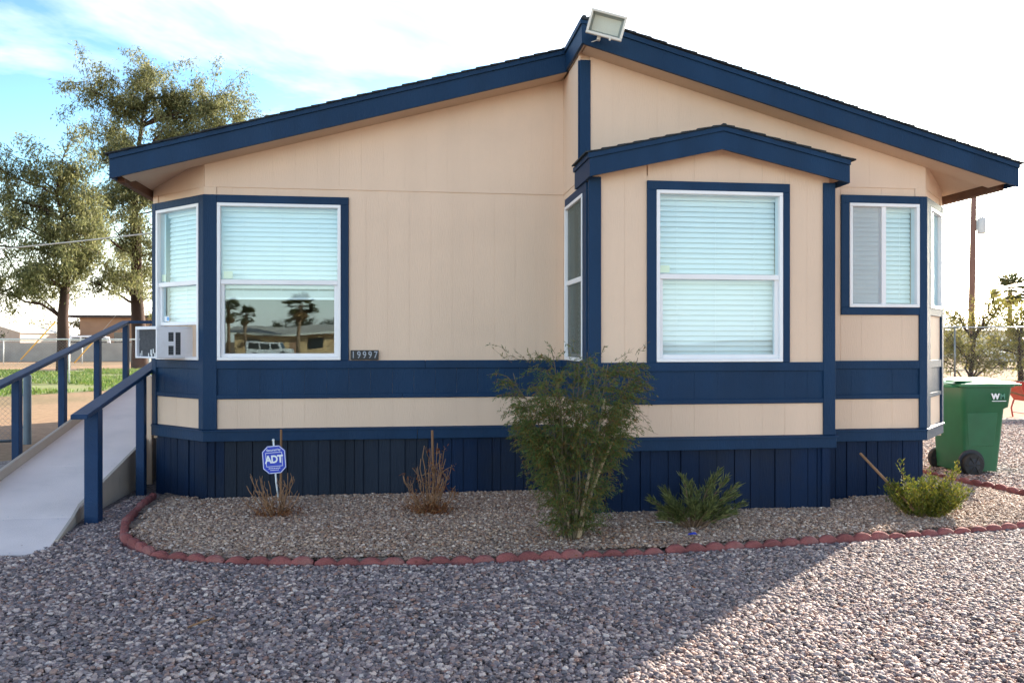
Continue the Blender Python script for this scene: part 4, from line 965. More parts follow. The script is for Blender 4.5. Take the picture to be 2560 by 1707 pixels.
for y in (8.43, 9.02):
    w = MB().lathe([(0.07, -0.030), (0.118, -0.030), (0.128, -0.018), (0.128, 0.018), (0.118, 0.030), (0.07, 0.030)], 28, (6.285, y, 0.128), 'Y').build('wheel', M['rubber'], bn, smooth='auto')
    MB().lathe([(0.02, -0.036), (0.065, -0.034), (0.075, -0.028), (0.075, 0.028), (0.02, 0.034)], 20, (6.285, y, 0.128), 'Y').build('hub', M['ac_dark'], w, smooth='auto')
    for k in range(6):
        a = k * math.pi / 3; MB().tube([(6.285 + .02*math.cos(a), y - .036, .128 + .02*math.sin(a)), (6.285 + .098*math.cos(a), y - .034, .128 + .098*math.sin(a))], 0.008, 6).build('spoke', M['rubber'], w)
MB().tube([(6.285, 8.43, 0.128), (6.285, 9.02, 0.128)], 0.011, 10).build('axle', M['galv'], bn, smooth=True)
LM = lambda x, z: Matrix.Translation((x, 8.393, z)) @ Matrix.Rotation(R(90), 4, 'X') 
text_obj('logo_letter', 'W', 0.085, M['sign_white'], bn, LM(6.535, 0.885), 0.002, 0.0045, sx=1.05)
text_obj('logo_letter', 'M', 0.078, M['wm_faint'], bn, LM(6.622, 0.885), 0.002, 0.003, sx=1.0)
MB().box(6.495, 6.665, 8.391, 8.399, 0.833, 0.840).build('logo_line', M['sign_white'], bn)

# ------------------------------------------------------------------ stakes, twigs and litter
def stake(p0, p1, r, label):
    t = MB().tube([p0, ((p0[0]+p1[0])/2, (p0[1]+p1[1])/2, (p0[2]+p1[2])/2), p1], [r, r * .97, r * .9], 7).build('wooden_stake', M['stake'], smooth='auto')
    tag(t, label, 'stake')
stake((-1.095, 7.63, 0.0), (-1.09, 7.61, 0.71), 0.011, 'upright wooden stake behind the blue security sign')
stake((0.262, 7.10, 0.0), (0.245, 7.13, 0.735), 0.012, 'upright wooden stake in the second dry shrub from the ramp')
stake((4.20, 6.34, 0.10), (3.955, 6.74, 0.525), 0.012, 'tan wooden stick leaning out of the yellow-green shrub')
tag(MB().tube([(1.97, 6.35, 0.062), (2.045, 6.345, 0.064), (2.118, 6.33, 0.061)], 0.004, 6).build('plastic_straw', M['sign_white']), 'thin white straw lying on gravel left of the narrow-leaved shrub', 'litter')
tag(MB().add([(2.10,5.92,.060),(2.135,5.905,.066),(2.18,5.93,.060),(2.17,5.955,.072),(2.12,5.95,.066),(2.14,5.93,.074)], [(0,1,5),(1,2,5),(2,3,5),(3,4,5),(4,0,5)]).build('blue_wrapper', M['sign_blue'], fixn=False), 'small crumpled blue wrapper on the gravel before the edging', 'litter')
tag(MB().tube([(-1.10, 4.42, 0.032), (-1.05, 4.48, 0.036), (-1.0, 4.55, 0.033)], [.005,.006,.004], 6).build('fallen_stick', M['stake']), 'short brown stick lying among the foreground pebbles', 'stick')

rng = np.random.RandomState(5); cl = [((1.24, 5.95), .34, 420), ((0.215, 6.93), .2, 120), ((-1.04, 7.0), .2, 90), ((2.24, 6.15), .26, 70), ((4.33, 6.35), .3, 70), ((1.2, 6.4), 1.6, 160), ((0.5, 4.6), 1.6, 60)]
LV = []
for (c, sd, k) in cl:
    p = np.stack([rng.normal(c[0], sd, k), rng.normal(c[1], sd * .7, k), np.zeros(k)], 1); p = p[p[:, 1] < 6.7]
    p[:, 2] = [.030 + (bed_z(x, y) if inside((x, y), bed_pts) else .012) for x, y in p[:, :2]]
    LV.append(p)
LV = np.concatenate(LV)

# ------------------------------------------------------------------ plants
def unit(a): return a / np.maximum(np.linalg.norm(a, axis=-1, keepdims=True), 1e-9)
def leaf_quads(P, D, Ln, Wd, rng, bend=0.0):
    """one four-cornered leaf per point: P base, D direction"""
    n = len(P); D = unit(D); r = unit(rng.normal(size=(n, 3))); Sd = unit(np.cross(D, r))
    Nn = np.cross(Sd, D); Ln = np.broadcast_to(np.asarray(Ln), (n,))[:, None]; Wd = np.broadcast_to(np.asarray(Wd), (n,))[:, None]
    V = np.empty((n, 4, 3)); mid = P + D * Ln * 0.45 + Nn * Ln * bend
    V[:, 0] = P; V[:, 1] = mid + Sd * Wd * 0.5; V[:, 2] = P + D * Ln; V[:, 3] = mid - Sd * Wd * 0.5
    return V
def curve3(a, b, c, n):
    a, b, c = map(np.asarray, (a, b, c)); t = np.linspace(0, 1, n)[:, None]
    return (1-t)**2 * a + 2*t*(1-t) * b + t*t * c

# --- big feathery shrub in the middle of the bed
def feathery_bush(base, seed, label):
    rng = np.random.RandomState(seed); t = thing('feathery_shrub', base, label, 'shrub')
    hw = lambda z: np.interp(z, [0, .15, .4, .7, .95, 1.2, 1.38, 1.47], [.17, .32, .38, .42, .51, .57, .54, .36])
    mbs = MB(); stems = []
    for k in range(26):
        a = rng.uniform(0, 6.283); rr = rng.uniform(.25, 1) ** .7; zt = rng.uniform(.75, 1.42) if k > 3 else 1.3
        tip = np.array([math.cos(a) * rr * hw(zt) * .92, math.sin(a) * rr * .36, zt])
        b0 = np.array([math.cos(a) * .05 * rng.uniform(.3, 1.6), math.sin(a) * .05, -.02]); mid = (b0 + tip) / 2 + np.array([-.08 * tip[0], 0, .10]) + rng.normal(0, .03, 3)
        c = curve3(b0, mid, tip, 12); c[1:-1] += rng.normal(0, .007, (10, 3)); stems.append(c)
        r0 = rng.uniform(.004, .008)
        mbs.tube([tuple(p) for p in c], list(np.linspace(r0, .0025, 12)), 5)
    mbs.build('stems', M['stem_mid'], t, smooth=True); mbs = MB()
    # stout pale stems
    for tip in ((.30, -.12, .80), (.22, -.10, 1.05), (-.20, -.1, .75)):
        c = curve3((tip[0] * .1, -.03, -.02), (tip[0] * .35, -.08, .4), tip, 10); stems.append(c)
        mbs.tube([tuple(p) for p in c], list(np.linspace(.017, .007, 10)), 6)
    mbs.build('main_stems', M['stem'], t, smooth=True)
    P, D = [], []; sprig = MB()
    for k in range(2500):
        c = stems[rng.randint(len(stems))]; i = int(rng.uniform(.06, 1) ** .8 * (len(c) - 1)); s = c[i]
        out = np.array([s[0] + rng.normal(0, .15), s[1] + rng.normal(0, .15), 0]); out = out / (np.linalg.norm(out) + 1e-6)
        L = rng.uniform(.12, .34); up = rng.uniform(-.15, .75)
        e = s + out * L * .8 + np.array([0, 0, L * up * .55]); m = s + out * L * .45 + np.array([0, 0, L * (up * .6 + .22)])
        if e[2] > 1.40: e[2] = 1.36 + rng.uniform(0, .12); m[2] = min(m[2], 1.42)
        lim = hw(max(e[2], 0.0)) * 1.10
        if abs(e[0]) > lim: sc_ = lim / abs(e[0]) * rng.uniform(.8, 1.0); e[0] *= sc_; m[0] *= sc_
        if s[2] < .55 and rng.rand() < .5: continue
        cc = curve3(s, m, e, 7)
        if k % 3 == 0: sprig.tube([tuple(p) for p in cc[::2]], [.0018, .0014, .001, .0007], 3, caps=False)
        nl = rng.randint(20, 30); tt = rng.uniform(.1, 1, nl) * 5.99; ii = tt.astype(int); fr_ = (tt - ii)[:, None]
        pts = cc[ii] * (1 - fr_) + cc[ii + 1] * fr_; tan = unit(cc[ii + 1] - cc[ii])
        d = tan * .8 + rng.normal(0, .55, (nl, 3)) + np.array([0, 0, -.28])
        P.append(pts); D.append(d)
    # loose wispy shoots above and to the right
    for k in range(30):
        a = rng.uniform(-1, 1); s = np.array([a * .5, rng.uniform(-.25, .2), 1.30 + .1 * rng.rand()]); e = s + np.array([a * .14 + rng.normal(0, .05), 0, rng.uniform(.02, .12)])
        if k > 20: s = np.array([.45, rng.uniform(-.2, .1), rng.uniform(.85, 1.25)]); e = s + np.array([rng.uniform(.08, .2), 0, rng.uniform(-.22, .02)])
        cc = curve3(s, (s + e) / 2 + rng.normal(0, .02, 3), e, 7); sprig.tube([tuple(p) for p in cc[::2]], [.0018, .0014, .001, .0007], 3, caps=False)
        nl = 10; ii = rng.randint(0, 6, nl); P.append(cc[ii]); D.append(unit(cc[ii + 1] - cc[ii]) + rng.normal(0, .5, (nl, 3)))
    sprig.build('twigs', M['stem_dark'], t)
    P, D = np.concatenate(P), np.concatenate(D); keep = P[:, 2] > 0.0; P, D = P[keep], D[keep]; n = len(P)
    quads_mesh('foliage', leaf_quads(P, D, rng.uniform(.018, .045, n), rng.uniform(.0035, .0070, n), rng), M['leaf_fine'], t)
    return t
feathery_bush((1.24, 5.98, 0.03), 5, 'tall feathery dark green shrub with many thin stems in mid bed')

# --- narrow-leaved shrub
def narrow_shrub(base, seed, label):
    rng = np.random.RandomState(seed); t = thing('narrow_leaved_shrub', base, label, 'shrub'); mbs = MB(); P, D = [], []
    tips = [(-.26,-.05,.16),(-.33,.0,.22),(-.20,.05,.27),(-.07,.0,.37),(-.05,-.12,.20),(.06,.05,.25),(.14,.0,.33),(.21,.02,.40),(.24,-.05,.36),(.27,.0,.23),(.36,.03,.30),(.38,-.03,.17),(.10,-.12,.17),(-.14,-.14,.17),(.26,-.14,.13),(-.28,-.1,.12),(.02,.1,.30),(.32,.1,.22),(.16,.08,.27),(-.16,.12,.20)] + [(rng.uniform(-.36, .38), rng.uniform(-.18, .18), rng.uniform(.10, .24)) for _ in range(22)]
    for tp in tips:
        tp = np.array(tp) * np.array([1, 1, 1.02]); c = curve3((tp[0]*.12, tp[1]*.12, -.02), (tp[0]*.55, tp[1]*.5, tp[2]*.65), tp, 8); mbs.tube([tuple(p) for p in c], list(np.linspace(.0065, .0028, 8)), 5)
        for i in range(3, 8):
            nl = 13 if i < 6 else 22; p = np.repeat(c[i][None], nl, 0) + rng.normal(0, .010, (nl, 3)); tan = unit((c[i] - c[i-1])[None])
            a = rng.uniform(0, 6.283, nl); r_ = np.stack([np.cos(a), np.sin(a), np.zeros(nl)], 1)
            P.append(p); D.append(tan * .9 + r_ * (.55 if i > 5 else .8))
    mbs.build('stems', M['stem_dark'], t, smooth=True); P, D = np.concatenate(P), np.concatenate(D); n = len(P)
    quads_mesh('foliage', leaf_quads(P, D, rng.uniform(.04, .085, n), rng.uniform(.006, .011, n), rng, .05), M['leaf_ole'], t)
narrow_shrub((2.24, 6.20, 0.045), 3, 'low shrub with long narrow grey-green leaves below the bay window')

# --- yellow-green shrub by the right corner
def leafy_shrub(base, seed, label):
    rng = np.random.RandomState(seed); t = thing('yellow_green_shrub', base, label, 'shrub'); mbs = MB(); P, D = [], []
    special = [(-.22,0,.43),(.30,.0,.42),(.33,.05,.36),(.22,.0,.34),(.04,.0,.36),(.36,-.05,.20),(.40,0,.18),(-.30,0,.22)]
    for k in range(95):
        if k < len(special): tp = np.array(special[k])
        else:
            a = rng.uniform(0, 6.283); rr = rng.uniform(.2, 1) ** .6; tp = np.array([math.cos(a) * .31 * rr, math.sin(a) * .26 * rr, rng.uniform(.12, .33) * (1.05 - .25 * rr)])
        c = curve3((tp[0]*.3, tp[1]*.3, -.02), (tp[0]*.7, tp[1]*.7, tp[2]*.5), tp, 8); mbs.tube([tuple(p) for p in c], list(np.linspace(.004, .0015, 8)), 4)
        for i in range(2, 8):
            nl = 17; p = c[i] + rng.normal(0, .015, (nl, 3)); a = rng.uniform(0, 6.283, nl); r_ = np.stack([np.cos(a), np.sin(a), np.zeros(nl)], 1)
            P.append(p); D.append(np.array([0, 0, .75]) + r_ * .7)
    mbs.build('stems', M['stem_dark'], t); P, D = np.concatenate(P), np.concatenate(D); k = P[:, 2] > 0; P, D = P[k], D[k]; n = len(P)
    quads_mesh('foliage', leaf_quads(P, D, rng.uniform(.022, .042, n), rng.uniform(.007, .012, n), rng), M['leaf_yel'], t)
leafy_shrub((4.33, 6.40, 0.04), 9, 'bushy yellow-green shrub near the right corner of the house')

# --- two dried-out shrubs
def dry_shrub(base, tips, seed, label, leafy):
    rng = np.random.RandomState(seed); t = thing('dry_shrub', base, label, 'shrub', 'dried-out shrubs in the bed'); mbs = MB(); P, D = [], []
    tips = list(tips) + [(q[0] * rng.uniform(.5, 1.1) + rng.normal(0, .03), q[1] + rng.normal(0, .05), q[2] * rng.uniform(.7, 1.1)) for q in tips]
    for tp in tips:
        tp = np.array(tp); c = curve3((tp[0]*.15, tp[1]*.15, -.02), (tp[0]*.75 + rng.normal(0,.02), tp[1]*.7, tp[2]*.45), tp, 8); c[1:-1] += rng.normal(0, .006, (6, 3))
        r0 = rng.uniform(.004, .0065); mbs.tube([tuple(p) for p in c], list(np.linspace(r0, r0 * .55, 8)), 5)
        for q in range(rng.randint(1, 4)):
            i = rng.randint(3, 7); e = c[i] + np.array([rng.normal(0, .035), rng.normal(0, .03), rng.uniform(.03, .10)]); mbs.tube([tuple(c[i]), tuple((c[i] + e) / 2 + rng.normal(0, .006, 3)), tuple(e)], [r0 * .6, r0 * .5, r0 * .35], 4)
            if leafy:
                nl = rng.randint(2, 7); P.append(e + rng.normal(0, .012, (nl, 3))); D.append(rng.normal(0, 1, (nl, 3)))
    n0 = 950 if leafy else 600                       # litter of dead leaves and fine twigs round the base
    pts = rng.normal(0, 1, (n0, 3)) * np.array([.10, .08, .035]) + np.array([0, 0, .03 if not leafy else .055]); pts[:, 2] = np.abs(pts[:, 2])
    P.append(pts); D.append(rng.normal(0, 1, (n0, 3)) * np.array([1, 1, .6]))
    mbs.build('twigs', M['twig'], t, smooth=True); P, D = np.concatenate(P), np.concatenate(D); n = len(P)
    quads_mesh('dead_leaves', leaf_quads(P, D, rng.uniform(.015, .05, n), rng.uniform(.004, .011, n), rng, .1), M['leaf_dry'], t)
dry_shrub((-1.044, 7.03, 0.04), [(-.24,0,.27),(-.22,.05,.34),(-.17,0,.33),(-.10,.02,.30),(-.06,-.08,.25),(.05,.06,.30),(.09,0,.37),(.12,.02,.33),(.17,0,.22),(.03,.10,.20),(-.13,-.06,.24),(-.27,.03,.14),(.06,-.06,.2)], 21, 'leafless brown shrub around the foot of the blue sign', False)
dry_shrub((0.215, 6.95, 0.04), [(-.22,0,.33),(-.18,.04,.28),(-.07,0,.48),(-.04,.05,.58),(-.10,-.04,.42),(.05,.03,.40),(.10,0,.52),(.14,.04,.47),(.16,0,.38),(.19,.02,.42),(.11,-.06,.32),(.03,-.08,.26),(-.14,-.08,.22),(.22,.02,.24),(-.2,-.03,.18),(.07,.05,.60),(.0,.05,.36)], 22, 'brown dried shrub with seed heads left of the feathery shrub', True)

# --- trees
def cluster_tree(name, base, clusters, trunk, seed, label, leafmat, nleaf=1550, lsz=(.15, .30), lw=(.035, .07), spread=(.95, .95, .75), droop=.75, group=None, depth=1.8, barkmat='bark'):
    """trunk: list of (x, y, z, r) points; clusters: (x, z) centres of leaf masses relative to the base"""
    rng = np.random.RandomState(seed); t = thing(name, base, label, 'tree', group); mb = MB()
    mb.tube([p[:3] for p in trunk], [p[3] for p in trunk], 10)
    tr = np.array([p[:3] for p in trunk]); P, D = [], []
    for (cx, cz) in clusters:
        cy = rng.normal(0, depth); c = np.array([cx, cy, cz])
        ok = tr[tr[:, 2] < cz - .3]; s = ok[np.argmin(np.linalg.norm((ok - c) * np.array([1, 1, .55]), axis=1))] if len(ok) else tr[0]
        L = np.linalg.norm(c - s); m = (s + c) / 2 + np.array([0, 0, .12 * L]) + rng.normal(0, .12, 3)
        cc = curve3(s, m, c, 8); cc[1:-1] += rng.normal(0, .05, (6, 3)); r0 = .030 + .014 * L
        mb.tube([tuple(p) for p in cc], list(np.linspace(r0, .015, 8)), 6)
        for q in range(9):                                    # secondary branches with drooping sprays
            i = rng.randint(4, 8); e = cc[i] + rng.normal(0, 1, 3) * np.array(spread) * 1.0; e[2] += .15
            c2 = curve3(cc[i], (cc[i] + e) / 2 + np.array([0, 0, .2]), e, 6); mb.tube([tuple(p) for p in c2[::2]] + [tuple(c2[-1])], [.016, .011, .008, .004], 4)
            nl = nleaf // 9; tt = rng.beta(2.2, 1.2, nl) * 4.99; ii = tt.astype(int); p = c2[ii] * (1 - (tt - ii)[:, None]) + c2[ii + 1] * (tt - ii)[:, None]
            p = p + rng.normal(0, .19, (nl, 3)) * np.array([1, 1, .9]); p[:, 2] -= np.abs(rng.normal(0, .16, nl))
            P.append(p); d = rng.normal(0, .7, (nl, 3)); d[:, 2] -= droop; D.append(d)
    mb.build('trunk', M[barkmat], t, smooth=True); P, D = np.concatenate(P), np.concatenate(D); n = len(P)
    quads_mesh('crown', leaf_quads(P, D, rng.uniform(*lsz, n), rng.uniform(*lw, n), rng, .05), M[leafmat], t)
    return t
T1 = [(-2.6,9.5),(-1.4,9.8),(-1.9,8.0),(-0.3,8.9),(0.5,9.5),(1.1,10.0),(-0.7,7.2),(-2.3,6.4),(0.4,7.8),(1.5,8.8),(-1.3,5.6),(-2.8,4.9),(-0.5,6.2),(0.9,6.6),(-1.9,4.3),(-2.9,7.6),(1.6,7.2),(-3.8,8.8),(-4.2,6.0),(-3.6,4.0),(0.5,5.2),(-0.6,4.8),(1.8,5.8)]
T2 = [(-3.2,15.6),(-2.1,15.1),(-0.4,15.3),(0.8,15.9),(-1.1,14.1),(0.6,14.4),(2.0,14.7),(2.9,15.0),(4.1,15.1),(4.5,14.2),(5.2,13.7),(3.3,13.9),(-2.3,13.2),(-0.7,12.7),(1.1,13.2),(2.2,13.0),(-2.4,11.6),(-0.9,11.2),(-2.0,9.8),(-0.4,9.4),(-1.3,8.1),(0.0,8.1),(-1.1,6.6),(0.0,6.0),(-2.3,6.3),(0.4,4.9),(-2.7,4.9),(1.3,11.2),(1.8,8.9),(1.6,6.7),(3.0,12.3),(4.2,12.9),(5.9,13.3),(2.6,11.0),(0.5,3.4),(-0.6,5.2),(-1.8,7.4),(0.2,10.2),(3.7,15.5),(4.9,14.9),(5.7,14.3),(6.1,13.5),(1.4,15.9)]
cluster_tree('eucalyptus_tree', (-16.38, 42.5, 0), T1, [(0,0,-.2,.34),(.02,0,1.2,.29),(-.02,0,2.6,.25),(.08,0,4.0,.20),(.2,.1,5.6,.15),(.0,0,7.4,.10),(-.3,0,8.6,.06)], 31, 'leaning eucalyptus with a reddish bare trunk at the left edge', 'leaf_euc')
cluster_tree('eucalyptus_tree', (-14.6, 48.3, 0), T2, [(0,0,-.2,.46),(.0,0,1.5,.40),(-.12,0,3.5,.34),(-.2,.1,6.0,.28),(-.3,0,8.5,.22),(-.2,0,11.0,.15),(.1,0,13.5,.09),(.3,0,15.0,.05)], 32, 'tallest eucalyptus rising behind the left eave of the house', 'leaf_euc', nleaf=1550)
def round_tree(name, base, h, rx, seed, label, leafmat, n=9, group=None, nleaf=300, zlow=.35, lsz=(.18,.36), lw=(.07,.14)):
    rng = np.random.RandomState(seed)
    cl = [(rng.uniform(-1, 1) * rx * .75, h * rng.uniform(zlow, .95)) for _ in range(n)]
    return cluster_tree(name, base, cl, [(0,0,-.2,.05*h**.5),(.03,0,h*.3,.045*h**.5),(0,0,h*.7,.02*h**.5)], seed, label, leafmat, nleaf, lsz, lw, (rx*.35, rx*.35, h*.10), .3, group, rx*.4, 'bark')
# right-hand scrub behind the fence
cluster_tree('palo_verde', (21.2, 28.6, 0), [(-1.0,1.5),(-.4,2.3),(.2,1.6),(.8,2.0),(.1,2.9),(-1.2,2.6),(1.2,1.2),(-.2,1.0),(-.9,.8),(.6,2.8),(.5,.9),(-.5,1.7),(1.1,.7)], [(0,0,-.1,.10),(.1,0,.7,.08),(.2,0,1.6,.05),(.1,0,2.6,.03)], 41, 'wispy yellow-green desert tree behind the right chain-link fence', 'leaf_olive', 620, (.08, .18), (.022, .05), (.45, .45, .32), .3, None, .5)
cluster_tree('palo_verde', (23.6, 28.9, 0), [(-.7,1.2),(0,1.9),(.7,1.4),(.3,2.6),(-.4,2.3),(1.2,2.1),(1.0,.9)], [(0,0,-.1,.12),(-.1,0,.8,.08),(-.1,0,1.8,.04)], 42, 'dense drooping desert tree at the right edge beyond the fence', 'leaf_olive', 760, (.10, .22), (.022, .055), (.45, .45, .35), .8, None, .5)
cluster_tree('palo_verde', (19.6, 29.6, 0), [(-.7,1.0),(0,1.7),(.7,1.2),(.3,2.2),(-.3,2.5)], [(0,0,-.1,.08),(.05,0,.8,.06),(.0,0,1.6,.03)], 43, 'small desert tree close to the right house corner behind the fence', 'leaf_olive', 620, (.08, .18), (.022, .05), (.4, .4, .3), .2, None, .4)

# --- fan palms
def fan_palm(base, h, cr, seed, label, group='fan palms', skirt=True, trunk_r=.20):
    rng = np.random.RandomState(seed); t = thing('fan_palm', base, label, 'palm tree', group)
    MB().tube([(0,0,-.2),(.03,0,h*.4),(0,.03,h*.8),(0,0,h)], [trunk_r*1.3, trunk_r, trunk_r*.95, trunk_r*.8], 10).build('trunk', M['palm_trunk'], t, smooth=True)
    def fronds(n, elo, ehi, nm, mt, ln):
        V = []; mb = MB()
        for k in range(n):
            a = rng.uniform(0, 6.283); e = R(rng.uniform(elo, ehi)); d = np.array([math.cos(a)*math.cos(e), math.sin(a)*math.cos(e), math.sin(e)]); s = np.array([0, 0, h - rng.uniform(0, .25)])
            j = s + d * ln * .5; mb.tube([tuple(s), tuple(j)], [.02, .012], 4)
            sd = unit(np.cross(d, [0, 0, 1.0])); up = np.cross(sd, d)
            m = 16; ang = np.linspace(-1.25, 1.25, m) + rng.normal(0, .05, m)
            dd = np.cos(ang)[:, None] * d + np.sin(ang)[:, None] * sd; dd[:, 2] -= .15 + .25 * rng.rand(m)
            V.append(leaf_quads(np.repeat(j[None], m, 0), dd, ln * .62 * rng.uniform(.8, 1.05, m), .07 * ln, rng))
        mb.build('petioles' if nm == 'crown' else 'dead_petioles', M['palm_trunk'], t); quads_mesh(nm, np.concatenate(V), M[mt], t)
    fronds(34, -35, 80, 'crown', 'leaf_palm', cr)
    if skirt: fronds(22, -85, -45, 'dead_fronds', 'leaf_skirt', cr * .8)
    return t
fan_palm((51.1, 63.9, 0), 5.9, 1.7, 51, 'fan palm in the distance at the right edge of the view')

dl = rng_l = np.random.RandomState(8); nL = len(LV); dd = dl.normal(0, 1, (nL, 3)) * np.array([1, 1, .25])
lit = quads_mesh('leaf_litter', leaf_quads(LV, dd, dl.uniform(.012, .035, nL), dl.uniform(.004, .010, nL), dl, .15), M['leaf_dry']); tag(lit, 'brown dead leaves and twigs lying under the shrubs', 'leaf litter', kind='stuff')

# ------------------------------------------------------------------ fences
def mesh_panel(p0, p1, z0, z1, sp=0.075, r=0.0018):
    """straight diagonal wires both ways between two points"""
    p0, p1 = Vector((*p0, 0)), Vector((*p1, 0)); L = (p1 - p0).length; d = (p1 - p0) / L; H = z1 - z0; nrm = Vector((-d.y, d.x, 0)); mb = MB()
    for sgn in (1, -1):
        k = -H
        while k < L:
            a, b = k, k + H; za, zb = (z0, z1) if sgn > 0 else (z1, z0)
            s = (zb - za) / H
            if a < 0: za += s * (-a); a = 0
            if b > L: zb -= s * (b - L); b = L
            if b - a > .02:
                A, B = p0 + d * a + Vector((0,0,za)), p0 + d * b + Vector((0,0,zb)); w = Vector((0,0,r)); o = nrm * (r * 1.2 * sgn)
                mb.add([A - w + o, A + w + o, A + nrm * r + o, B - w + o, B + w + o, B + nrm * r + o], [(0,1,4,3),(1,2,5,4),(2,0,3,5)])
            k += sp * 1.414
    return mb
def fence(name, pts, h, label, cat='fence', rail_m='fence_white', every=4.0, posts=None, sp=.075, r=.0018, pr=.03):
    t = thing(name, (pts[0][0], pts[0][1], 0), label, cat, world=True)
    for a, b in zip(pts[:-1], pts[1:]):
        A, B = Vector((*a, 0)), Vector((*b, 0)); L = (B - A).length; n = max(1, round(L / every))
        MB().tube([(*a, h), (*b, h)], .024, 8).build('top_rail', M[rail_m], t, smooth=True)
        for k in range(n + 1):
            p = A + (B - A) * (k / n)
            MB().tube([(p.x, p.y, -.1), (p.x, p.y, h + .03)], pr, 8).build('post', M[rail_m], t, smooth=True)
        o = mesh_panel(a, b, .05, h - .02, sp, r).build('chain_link', M['wire'], t, fixn=False); o['kind'] = 'stuff'
    return t
fence('chain_link_fence', [(-24.5, 27.2), (-14.1, 29.6), (-5.0, 36.0)], 1.58, 'pale chain-link fence with white top rail across the left yard', every=2.7)
fence('chain_link_fence', [(16.0, 28.1), (19.9, 27.64), (23.7, 27.15), (31.5, 26.2)], 2.02, 'grey chain-link fence beyond the green bin at the right', rail_m='galv', every=7.9)
fence('chain_link_fence', [(-36.0, 58.0), (-12.0, 60.0)], 1.55, 'far chain-link fence in front of the grey block wall at the left', every=5.2, sp=.12, r=.002)
# near gate beside the ramp
gt_ = thing('chain_link_gate', (-5.35, 12.9, 0), 'low chain-link gate with dark pipe frame left of the ramp', 'gate', world=True)
MB().tube([(-5.45, 12.86, -.1), (-5.45, 12.86, 1.0), (-5.45, 12.86, 1.03)], [.055, .055, .03], 12).build('gate_post', M['gate_pipe'], gt_, smooth='auto')
MB().tube([(-5.62, 12.80, .06), (-5.62, 12.80, .90), (-5.68, 12.78, .93), (-7.6, 12.2, .93), (-7.6, 12.2, .06), (-5.62, 12.80, .06)], .022, 8).build('gate_frame', M['gate_pipe'], gt_, smooth=True)
o = mesh_panel((-5.64, 12.79), (-7.58, 12.2), .07, .92, .05, .0022).build('chain_link', M['gate_pipe'], gt_, fixn=False); o['kind'] = 'stuff'
for z in (.25, .72): MB().tube([(-5.45, 12.86, z), (-5.62, 12.80, z)], .015, 6).build('hinge', M['gate_pipe'], gt_)

# ------------------------------------------------------------------ lawn strip on the left
def lawn_z(x, y): return 0.004
lm = mat('lawn_soil', (0.15, 0.17, 0.05), 0.95, 0.35, 0.5, dirt=0.7, dirtcol=(0.36, 0.26, 0.15), dscale=0.35)
lw_ = MB().add([(-30,19.5,.004),(-12.5,21.5,.004),(-6.5,30.0,.004),(-7.5,40,.004),(-14,46,.004),(-36,44,.004)], [(0,1,2,3,4,5)]).build('lawn', lm)
tag(lw_, 'patchy green lawn beyond the ramp on the left', 'lawn', kind='structure')
LP = [(-30,19.5),(-12.5,21.5),(-6.5,30.0),(-7.5,40),(-14,46),(-36,44)]
rng = np.random.RandomState(77); C = np.stack([rng.uniform(-36, -6, 34000), rng.uniform(19.5, 46, 34000)], 1)
patch = np.sin(C[:,0]*.55+1.3)*np.sin(C[:,1]*.6) + .6*np.sin(C[:,0]*1.3+C[:,1]*.9)
C = np.array([c for c, q in zip(C, patch) if q > -.7 and inside(c, LP)]); n = len(C)
P = np.concatenate([np.stack([C[:,0]+rng.normal(0,.06,n), C[:,1]+rng.normal(0,.06,n), np.zeros(n)],1) for _ in range(3)]); n = len(P)
D = rng.normal(0, .35, (n, 3)); D[:, 2] = 1
gr_ = quads_mesh('grass', leaf_quads(P, D, rng.uniform(.05, .16, n), rng.uniform(.02, .045, n), rng), M['grass']); tag(gr_, 'tufts of green grass on the left lawn', 'grass', kind='stuff')

# ------------------------------------------------------------------ neighbours on the left
def gable_shed(loc, rz, L, Wd, H, rise, wall, roofm, name, label, cat, over=.15):
    t = thing(name, loc, label, cat, rz=rz)
    MB().box(-Wd/2, Wd/2, 0, L, -.1, H).build('wall', M[wall], t)
    for y in (0.0, L - .05): MB().prism([(-Wd/2, y, H), (Wd/2, y, H), (0, y, H + rise)], (0, .05, 0)).build('gable', M[wall], t)
    for s in (-1, 1):
        x0, x1 = s * (Wd/2 + over), 0; z0, z1 = H - rise * over / (Wd/2), H + rise
        MB().hexa([(x0,-over,z0),(x1,-over,z1),(x1,L+over,z1),(x0,L+over,z0),(x0,-over,z0+.06),(x1,-over,z1+.06),(x1,L+over,z1+.06),(x0,L+over,z0+.06)]).build('roof', M[roofm], t)
    return t
sh = gable_shed((-36.6, 79.5, 0), R(-18), 4.5, 5.6, 2.3, .75, 'shed', 'shed_roof', 'garden_shed', 'pale tan gabled shed beyond the left fence', 'shed')
for k in range(9): MB().box(-2.6 + k * .62, -2.56 + k * .62, -.02, -.001, 0, 2.3).build('wall_rib', M['shed'], sh)
MB().box(-1.0, .9, -.04, -.021, 0, 2.0).build('door', M['shed'], sh)
bb = thing('brown_building', (-26.4, 86.0, 0), 'brown flat-roofed building half hidden behind the eucalyptus trunks', 'building')
MB().box(-5.2, 6, 0, 7, -.1, 3.85).build('wall', M['brown_wall'], bb); MB().box(-6.3, 6.8, -.8, 7.8, 3.851, 4.1).build('roof', M['dark_roof'], bb, bevel=.02)
MB().box(-2.0, -.8, -.03, 0.02, 1.3, 2.4).build('window', M['car_glass'], bb); MB().box(1.0, 2.0, -.03, 0.02, 0, 2.1).build('door', M['dark_roof'], bb)
bw = thing('block_wall', (-25, 66, 0), 'low grey block wall running behind the left yard', 'wall', world=True)
zz = 0.0
